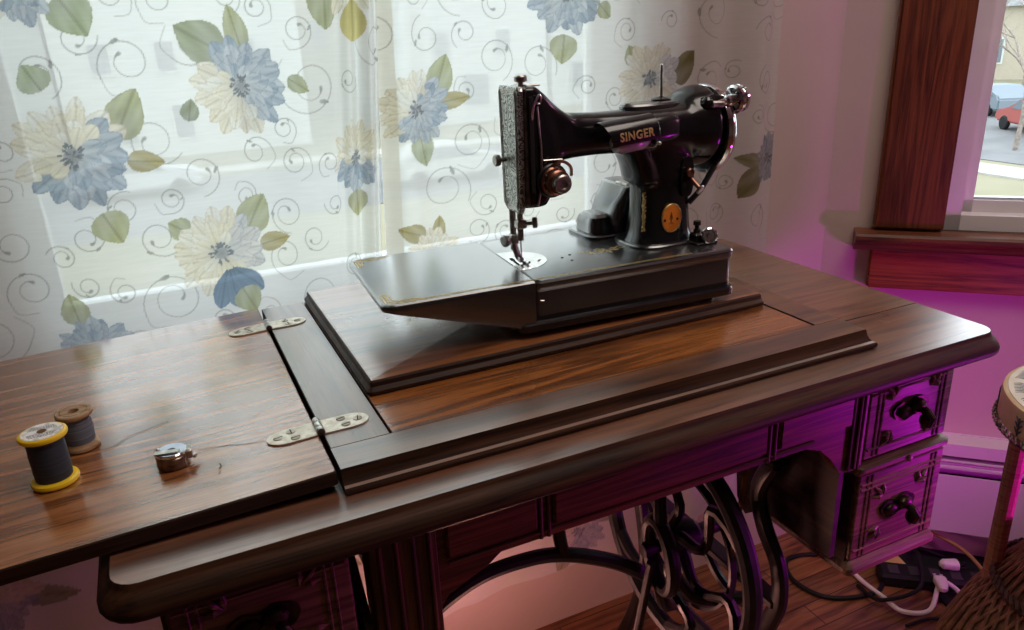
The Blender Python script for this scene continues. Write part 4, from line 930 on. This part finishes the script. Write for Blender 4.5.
def make_curtain(name,label,ulo,uhi,shape,printer,seed,hem=None):
    u=np.arange(ulo,uhi,.00125)
    z=np.unique(np.round(np.concatenate([np.arange(-.612,-.03,.0035),np.arange(-.03,.405,.00125),np.arange(.405,1.32,.006)]),5))
    c=Cloth(u,z); decorate(c,-.03,.42,ulo,uhi,seed); printer(c)
    if hem is not None:
        h=(c.U<hem[1])&(c.U>hem[0]); c.den[h]=np.maximum(c.den[h],.72); c.col[h]*=np.array((.80,.76,.68),np.float32)
    X,Y=shape(c.U,c.Z)
    nz_,nu=c.U.shape; co_=np.stack([X,Y,c.Z+T],-1).reshape(-1,3).astype(np.float32)
    idx=np.arange(nz_*nu).reshape(nz_,nu); q=np.stack([idx[:-1,:-1],idx[:-1,1:],idx[1:,1:],idx[1:,:-1]],-1).reshape(-1,4).astype(np.int32)
    me=bpy.data.meshes.new(name); me.vertices.add(len(co_)); me.vertices.foreach_set('co',co_.ravel()); me.loops.add(q.size); me.loops.foreach_set('vertex_index',q.ravel())
    me.polygons.add(len(q)); me.polygons.foreach_set('loop_start',np.arange(0,q.size,4,dtype=np.int32)); me.polygons.foreach_set('use_smooth',np.ones(len(q),dtype=bool)); me.update(calc_edges=True)
    at=me.color_attributes.new('print','FLOAT_COLOR','POINT'); rgba=np.concatenate([c.col,c.den[...,None]],-1).reshape(-1,4).astype(np.float32); at.data.foreach_set('color',rgba.ravel())
    me.materials.append(M_cloth); o=bpy.data.objects.new(name,me); C.objects.link(o)
    tag(o,label,'curtain','floral curtains on the window'); return o
YCU=.463
def shape_left(U,Z):
    k=np.clip((U-.135)/.10,0,1)                     # gathered right edge
    lean=(np.minimum(Z,.42)-.35)*.085
    X=np.where(U<.135,U,.135+(U-.135)*.60)+.004+lean*np.clip((U-.0)/.14,0,1)
    Y=YCU+.006*np.sin(U*21+1.0)+.004*np.sin(U*47+Z*2)+.012*k*np.sin((U-.135)*150)
    return X,Y
def shape_right(U,Z):
    lean=(np.minimum(Z,.42)-.35)*.055-.004; k=np.clip(1-(U-.20)/.12,0,1)
    X=U+lean*k
    k2=np.clip((U-.66)/.05,0,1)
    Y=YCU+.020+.006*np.sin(U*19+.5)+.004*np.sin(U*43+1+Z*2)+k2*.010*np.sin((U-.66)*70)+.009*k*np.sin((U-.2)*95+1.2)
    return X,Y
make_curtain('curtain','left sheer floral curtain with big cream and blue blooms, behind the folding leaf',-.52,.235,shape_left,print_left,3)
make_curtain('curtain','right sheer floral curtain hanging behind the black sewing machine',.203,.872,shape_right,print_right,5,(.203,.222))
b=MB(); b.tube([(-.62,YCU+.003,T+1.32),(.95,YCU+.003,T+1.32)],.008,12); tag(b.build('curtain_rod',M_steel),'metal curtain rod above the window holding both curtains','curtain rod')

# ================================================================== FLOOR CLUTTER AND STOOL
M_blk=mat('black cable rubber',(.010,.010,.011),.55,0,.2); M_wht=mat('white cable plastic',(.70,.66,.62),.4); M_tan=mat('tan cable',(.30,.17,.06),.45)
def cable(pts,r,name,m,label,cat='cable'):
    b=MB(); b.tube([(p.x,p.y,max(p.z,r)) for p in curve_pts(pts,10)],r,8); return tag(b.build(name,m),label,cat)
cable([(1.06,.37,.05),(1.03,.44,.006),(.965,.455,.006),(.93,.40,.006),(.955,.33,.006),(1.05,.30,.006),(1.11,.345,.006),(1.135,.385,.006)],.0045,'black_cable',M_blk,'black cord making a wide loop on the floor under the table')
cable([(1.03,.33,.006),(1.02,.27,.02),(1.10,.25,.03),(1.16,.30,.045),(1.20,.34,.03),(1.26,.30,.005)],.004,'black_cable',M_blk,'black cord snaking past the power strip toward the stool')
cable([(1.055,.385,.008),(1.045,.33,.008),(1.04,.28,.012),(1.04,.235,.012),(1.09,.215,.010),(1.15,.24,.035),(1.16,.19,.008),(1.03,.165,.008)],.0045,'white_cable',M_wht,'white cord running forward from under the lower drawer')
cable([(1.10,.34,.006),(1.14,.37,.05),(1.20,.35,.07),(1.25,.27,.05),(1.24,.17,.008),(1.2,.08,.008)],.004,'tan_cable',M_tan,'tan cord arching over the power strip')
cable([(1.02,.21,.006),(1.08,.20,.006),(1.13,.155,.008),(1.19,.17,.02),(1.235,.225,.012),(1.29,.22,.006)],.003,'black_cable',M_blk,'thin black cord in front of the power strip, nearest the camera')
PS=empty('power_strip',(1.165,.27,0),'black power strip lying among cords on the floor','power strip')
Rp=Matrix.Translation((1.165,.27,0)) @ Matrix.Rotation(math.radians(-38),4,'Z')
b=MB(); b.box(-.10,.10,-.024,.024,.0,.028,.005); b.xform(Rp); b.build('strip_body',M_blk,PS)
for k in range(5):
    b=MB(); b.box(-.083+k*.038,-.063+k*.038,-.013,.013,.0275,.029,.001); b.xform(Rp); b.build('outlet',mat('outlet grey',(.03,.03,.03),.5) if k==0 else bpy.data.materials['outlet grey'],PS)
def plug(x,y,a,label,m):
    root=empty('plug',(x,y,0.029),label,'plug','plugs at the power strip'); Rm=Matrix.Translation((x,y,.029)) @ Matrix.Rotation(a,4,'Z')
    b=MB(); b.loops([se_ring((dx,0,.0095),h,w,(Za,Ya),3.5) for dx,h,w in ((-.022,.004,.004),(-.016,.0085,.009),(.008,.009,.012),(.012,.008,.011))]); b.xform(Rm); b.build('plug_body',m,root)
    b=MB(); 
    for sy in (-.006,.006): b.box(.012,.026,sy-.003,sy+.003,.009,.0105)
    b.xform(Rm); b.build('prong',M_chrome,root)
plug(1.14,.235,.9,'white plug nearest the camera at the power strip',M_wht)
plug(1.205,.262,-.6,'white plug on the stool side of the power strip',M_wht)
b=MB(); b.prism([(-.055,-.03),(.05,-.038),(.058,.022),(-.02,.04)],.001,.0035,'xy'); b.xform(Matrix.Translation((1.155,.375,0)) @ Matrix.Rotation(-.5,4,'Z'))
tag(b.build('paper_card',mottled('yellow card',(.55,.37,.12),(.66,.46,.17),20,.7),smooth=False),'yellowish card lying on the floor beside the cords','card')
b=MB(); b.prism([(1.19,.40),(1.13,.20),(1.16,-.35),(1.75,-.35),(1.42,.22)],.0,.006,'xy'); tag(b.build('floor_mat',mottled('charcoal mat',(.012,.012,.014),(.02,.019,.021),120,.95,spec=.1),smooth=False),'dark charcoal mat on the floor under the baseboard heater','mat')
# stool
SX,SY=1.015,-.055; ZS=T-.183
ST=empty('wicker_stool',(SX,SY,0),'round stool with leaf printed seat, post legs and woven wicker skirt','stool')
M_seat=mottled('tan hide seat',(.50,.31,.15),(.62,.42,.23),25,.6,bump=.05); M_cream=mottled('pale seat top',(.60,.52,.40),(.70,.62,.50),25,.6)
RSs=.152
b=MB(); b.lathe([(.0001,ZS-.045),(RSs-.006,ZS-.045),(RSs,ZS-.040),(RSs,ZS-.008),(RSs-.0015,ZS-.002),(RSs-.006,ZS-.0002),(.0001,ZS)],(SX,SY,0),'z',64); seat=b.build('seat',M_seat,ST)
b=MB(); b.lathe([(.0001,ZS-.001),(RSs-.006,ZS-.001),(RSs-.007,ZS+.0008),(.0001,ZS+.001)],(SX,SY,0),'z',64); tpd=b.build('seat_top',M_cream,seat)
M_print=mat('indigo leaf print',(.05,.06,.09),.6); M_rprint=mat('maroon print',(.16,.03,.03),.6)
b=MB()
for ring_r,cnt in ((.130,17),(.100,13),(.070,9),(.035,5)):
    for k in range(cnt):
        t=2*PI*k/cnt; cx,cy=SX+ring_r*math.cos(t),SY+ring_r*math.sin(t); tx,ty=-math.sin(t),math.cos(t)
        for q in range(-3,4):
            for sgn in (-1,1):
                x0,y0=cx+tx*q*.005,cy+ty*q*.005; nx_,ny_=math.cos(t)*sgn,math.sin(t)*sgn
                b.tube([(x0,y0,ZS+.0010),(x0+nx_*.008+tx*.004,y0+ny_*.008+ty*.004,ZS+.0010)],[.0012,.0006],5,flat=.3,updir=(0,0,1))
b.build('leaf_print',M_print,tpd)
for k in range(10):
    b=MB()
    t=2*PI*k/10+.2; px,py=SX+(RSs+.0003)*math.cos(t),SY+(RSs+.0003)*math.sin(t); tx,ty=-math.sin(t),math.cos(t)
    for q in range(3):
        for sgn in (-1,1): b.tube([(px,py,ZS-.034+q*.008),(px+tx*.007*sgn,py+ty*.007*sgn,ZS-.028+q*.008)],[.0018,.0008],5)
    b.tube([(px,py,ZS-.038),(px,py,ZS-.012)],.0012,5)
    b.build('side_print',M_print,seat)
b=MB(); b.ball((SX-.045,SY+.05,ZS+.001),.008,10,(1.4,1,.2)); b.ball((SX-.03,SY+.056,ZS+.001),.006,10,(1.2,1,.2)); b.build('maroon_mark',M_rprint,tpd)
b=MB(); nst=90
for k in range(nst):
    t=2*PI*k/nst; p=lambda tt,r,z:(SX+r*math.cos(tt),SY+r*math.sin(tt),z)
    b.tube([p(t,RSs+.001,ZS-.040),p(t+.045,RSs+.0045,ZS-.046),p(t+.07,RSs-.003,ZS-.051)],.0022,6)
b.build('stitched_rim',mottled('dark stitching',(.03,.02,.02),(.28,.20,.12),260,.7,lo=.48,hi=.52),seat)
M_post2=mottled('wrapped post',(.20,.10,.05),(.32,.17,.085),40,.6,stretch=(1,1,8),bump=.3)
for k in range(4):
    t=math.radians(118+90*k); b=MB(); b.tube([(SX+.118*math.cos(t),SY+.118*math.sin(t),ZS-.046),(SX+.118*math.cos(t),SY+.118*math.sin(t),.02)],.0125,12); b.build('leg',M_post2,ST)
def wicker_mat():
    m=mottled('woven wicker',(.14,.07,.035),(.26,.14,.075),60,.65); N,L,b_=nodes(m); return m
M_wick=wicker_mat()
b=MB(); prof=[(.05,.37),(.085,.33),(.115,.28),(.145,.22),(.17,.15),(.185,.08),(.19,.012)]
nk=96
for k in range(nk):
    t=2*PI*k/nk; b.tube([(SX+r*math.cos(t+.15*(1 if k%2 else -1)*math.sin(i*1.3)),SY+r*math.sin(t+.15*(1 if k%2 else -1)*math.sin(i*1.3)),z) for i,(r,z) in enumerate(prof)],.0028,6)
b.lathe([(r-.004,z) for r,z in prof],(SX,SY,0),'z',48)
b.build('wicker_skirt',M_wick,ST)
M_braid=mottled('dark braid',(.03,.018,.015),(.09,.05,.035),80,.7)
for zr,rr in ((.285,.114),(.37,.052),(.02,.190)):
    b=MB()
    for k in range(70):
        t=2*PI*k/70; b.tube([(SX+(rr+.002)*math.cos(t),SY+(rr+.002)*math.sin(t),zr+.008),(SX+(rr+.007)*math.cos(t+.06),SY+(rr+.007)*math.sin(t+.06),zr),(SX+(rr+.003)*math.cos(t+.09),SY+(rr+.003)*math.sin(t+.09),zr-.008)],.0034,6)
    b.build('braided_band',M_braid,ST)

# ================================================================== OUTDOORS
G0=T-5.0
M_lawn=mottled('winter lawn',(.15,.14,.075),(.21,.19,.13),.25,.95,lo=.3,hi=.7)
M_road=mottled('grey asphalt',(.10,.10,.105),(.14,.14,.145),.5,.9)
M_walk=mottled('pale concrete',(.30,.29,.27),(.36,.35,.33),1,.9)
M_side1=mottled('white clapboard',(.40,.41,.40),(.45,.46,.45),3,.6,stretch=(1,1,20)); M_side2=mottled('pale grey siding',(.36,.37,.37),(.42,.43,.43),3,.6,stretch=(1,1,20)); M_side3=mottled('tan siding',(.30,.26,.20),(.36,.32,.25),3,.6,stretch=(1,1,20))
M_roof=mottled('grey shingle',(.14,.14,.145),(.20,.20,.20),4,.9); M_wdark=mat('dark window glass',(.14,.16,.18),.1)
b=MB(); b.prism([(-80,1.6),(60,1.6),(160,1.6),(160,140),(-80,140)],G0-.1,G0,'xy'); o=b.build('ground_outside',M_lawn,smooth=False); o['kind']='structure'
b=MB(); b.box(-80,27,24.0,33.5,G0,G0+.03); b.box(27,43,1.8,140,G0,G0+.03); o=b.build('road_outside',M_road,smooth=False); o['kind']='structure'
b=MB(); b.box(-80,27,34.2,35.8,G0,G0+.06); b.box(24.6,26.2,1.8,23,G0,G0+.06); o=b.build('sidewalk_outside',M_walk,smooth=False); o['kind']='structure'
def house(x0,x1,y0,y1,h,ms,label,wins):
    H=empty('house',((x0+x1)/2,(y0+y1)/2,G0),label,'house','houses across the street')
    b=MB(); b.box(x0,x1,y0,y1,G0,G0+h); b.build('house_walls',ms,H,smooth=False)
    b=MB(); ym=(y0+y1)/2; xm=(x0+x1)/2
    b.loops([[(x0-.4,y0-.5,G0+h),(x0-.4,y1+.5,G0+h),(x0-.4,ym,G0+h+2.6)],[(x1+.4,y0-.5,G0+h),(x1+.4,y1+.5,G0+h),(x1+.4,ym,G0+h+2.6)]]); b.build('house_roof',M_roof,H,smooth=False)
    for wx,wz,ww,wh in wins:
        b=MB(); b.box(wx-.12,wx+ww+.12,y0-.08,y0+.02,G0+wz-.12,G0+wz+wh+.12); wf=b.build('house_window',M_side1,H,smooth=False)
        b=MB(); b.box(wx,wx+ww,y0-.1,y0-.02,G0+wz,G0+wz+wh); b.build('glass',M_wdark,wf,smooth=False)
    return H
house(-3.4,7.6,41,50,8.2,M_side1,'white clapboard house seen through the left curtain across the street',[(-1.3,.8,.75,1.6),(1.2,.9,.8,1.5),(4.2,.9,1.0,1.6),(.9,4.0,.8,1.3),(-1.9,4.0,.8,1.3),(4.6,4.0,.8,1.3)])
house(13.0,22.5,43,52,8.0,M_side2,'pale grey house seen beside the machine head through the right curtain',[(14.4,1.0,1.0,1.6),(17.0,1.0,1.6,1.7),(20.4,1.0,1.0,1.6),(15.4,3.8,.9,1.3),(19.2,3.8,.9,1.3)])
house(8.2,14.6,54,62,9.2,M_side3,'tan house set back in the gap between the two nearer houses',[(9.2,4.6,.8,1.4),(10.8,4.6,.8,1.4)])
house(25,38,47,56,8.4,M_side1,'white house at the right end of the row behind the machine',[(26.5,1.2,1,1.6),(30,1.2,1,1.6),(34,1.2,1,1.6),(28,4.6,1,1.4),(33,4.6,1,1.4)])
house(-20,-4.0,46,55,8.4,M_side2,'grey house at the left end of the row behind the left curtain',[(-7.6,1.2,1,1.6),(-11,1.2,1,1.6),(-8.5,4.6,1,1.4)])
def house2(c,ang,label,ms):
    H=house(c[0]-5,c[0]+5,c[1]-4,c[1]+4,5.0,ms,label,[(c[0]-4,1.2,1.1,1.6),(c[0]-1,1.2,1.1,1.6),(c[0]+2.5,1.2,1.1,1.6),(c[0]-2.5,3.4,1,1.3),(c[0]+1.5,3.4,1,1.3)])
    H.rotation_euler.z=ang; return H
house2((60,40),-PI/2*.62,'tan house beyond the parked cars in the right window',M_side3)
house2((82,38),-PI/2*.75,'white house farthest off in the right window',M_side1)
def car(x,y,a,col,label):
    m=mat('car paint '+label[:12],col,.7,0,.3); R_=empty('car',(x,y,G0),label,'car','parked cars in the street')
    Rm=Matrix.Translation((x,y,G0)) @ Matrix.Rotation(a,4,'Z')
    side=[(-2.2,.35),(2.15,.35),(2.25,.6),(2.1,.85),(1.1,.95),(.5,1.42),(-1.1,1.45),(-1.9,1.0),(-2.2,.9)]
    b=MB(); b.prism(side,-.85,.85); bmesh.ops.bevel(b.bm,geom=b.bm.edges[:],offset=.08,segments=2,affect='EDGES'); b.xform(Rm); b.build('car_body',m,R_)
    b=MB(); b.prism([(.98,.98),(.45,1.36),(-1.05,1.38),(-1.7,1.0)],-.87,.87); b.xform(Rm); b.build('car_windows',M_wdark,R_,smooth=False)
    for wx in (-1.35,1.4):
        for wy in (-.8,.8):
            b=MB(); b.lathe([(.0001,-.1),(.28,-.1),(.32,-.06),(.32,.06),(.28,.1),(.0001,.1)],(wx,wy,.32),'y',20); b.xform(Rm); b.build('car_wheel',M_blk,R_)
car(-.8,30.8,0.03,(.40,.41,.42),'white car parked in the street behind the left curtain')
car(9.6,26.3,0,(.36,.36,.35),'silver car passing behind the right curtain')
car(39.2,26.0,math.radians(62),(.16,.19,.22),'blue grey car parked farther off in the right window')
car(34.2,20.2,math.radians(62),(.30,.08,.07),'red car parked nearest in the right window')
M_bark=mottled('grey bark',(.16,.13,.11),(.26,.22,.19),8,.9)
def bare_tree(x,y,h,seed,label):
    r=random.Random(seed); b=MB()
    def br(p,d,l,rad,lev):
        q=p+d*l; m=p+d*l*.5+Vector((r.uniform(-.06,.06),r.uniform(-.06,.06),0))*l
        b.tube([p,m,q],[rad,rad*.85,rad*.65],6)
        if lev==0: return
        for k in range(3 if lev>1 else 4):
            dd=(d+Vector((r.uniform(-.8,.8),r.uniform(-.8,.8),r.uniform(-.15,.5)))).normalized(); br(q if k else m,dd,l*r.uniform(.6,.8),rad*.6,lev-1)
    br(Vector((x,y,G0-.05)),Vector((0,0,1)),h*.33,h*.012,4)
    tag(b.build('bare_tree',M_bark),label,'tree','bare trees along the street')
bare_tree(29.5,18.2,8.0,4,'bare tree nearest in the right window, twigs crossing the pane')
bare_tree(47,29.5,9,9,'bare tree behind the parked cars in the right window')
bare_tree(10.4,37.5,9,2,'bare tree between the two houses behind the curtains')

# ================================================================== LIGHT
W=bpy.data.worlds.new('overcast'); SC.world=W; W.use_nodes=True
bg=W.node_tree.nodes['Background']; N=W.node_tree.nodes; L=W.node_tree.links
tc=N.new('ShaderNodeTexCoord'); nz=N.new('ShaderNodeTexNoise'); nz.inputs['Scale'].default_value=2.5; nz.inputs['Detail'].default_value=4; L.new(tc.outputs['Generated'],nz.inputs['Vector'])
rp=N.new('ShaderNodeValToRGB'); rp.color_ramp.elements[0].color=(.74,.84,.95,1); rp.color_ramp.elements[1].color=(.93,.97,1,1); rp.color_ramp.elements[0].position=.35; rp.color_ramp.elements[1].position=.65
L.new(nz.outputs['Fac'],rp.inputs['Fac']); L.new(rp.outputs['Color'],bg.inputs['Color']); bg.inputs['Strength'].default_value=4.2
def area(name,loc,target,sx,sy,power,col,portal=False,spread=None):
    l=bpy.data.lights.new(name,'AREA'); l.shape='RECTANGLE'; l.size=sx; l.size_y=sy; l.energy=power; l.color=col
    o=bpy.data.objects.new(name,l); C.objects.link(o); o.location=loc
    d_=Vector(target)-Vector(loc); o.rotation_euler=d_.to_track_quat('-Z','Y').to_euler()
    if portal: l.cycles.is_portal=True
    if spread: l.spread=spread
    return o
area('window_portal',(.195,.70,(WZ0+WZ1)/2),(.195,-1,(WZ0+WZ1)/2),1.0,WZ1-WZ0+.1,1,(1,1,1),True)
pc=cornr+dv*.5-nv*.16; area('side_window_portal',(pc.x,pc.y,1.35),(pc.x+nv.x,pc.y+nv.y,1.35),.7,1.4,1,(1,1,1),True)
def point(name,loc,power,col,r=.05):
    l=bpy.data.lights.new(name,'POINT'); l.energy=power; l.color=col; l.shadow_soft_size=r
    o=bpy.data.objects.new(name,l); C.objects.link(o); o.location=loc; return o
area('magenta_lamp',(1.20,-.32,.42),(.86,.12,.44),.16,.06,2.0,(.95,.015,1.0),False,math.radians(120))
point('pink_lamp',(1.9,-.62,1.35),6.5,(1.0,.33,.74),.12)
area('overhead_fill',(.75,-.45,2.42),(.75,-.45,0),1.0,1.0,15,(1.0,.88,.78))  # added soft fill from above to lift the dim room, no real fitting
point('floor_lamp_glow',(.22,.24,.24),2.7,(1.0,.44,.36),.05)

vs=SC.view_settings; SC.display_settings.display_device='sRGB'; vs.view_transform='Standard'; vs.look='None'; vs.gamma=1; vs.use_curve_mapping=False; vs.exposure=0.1
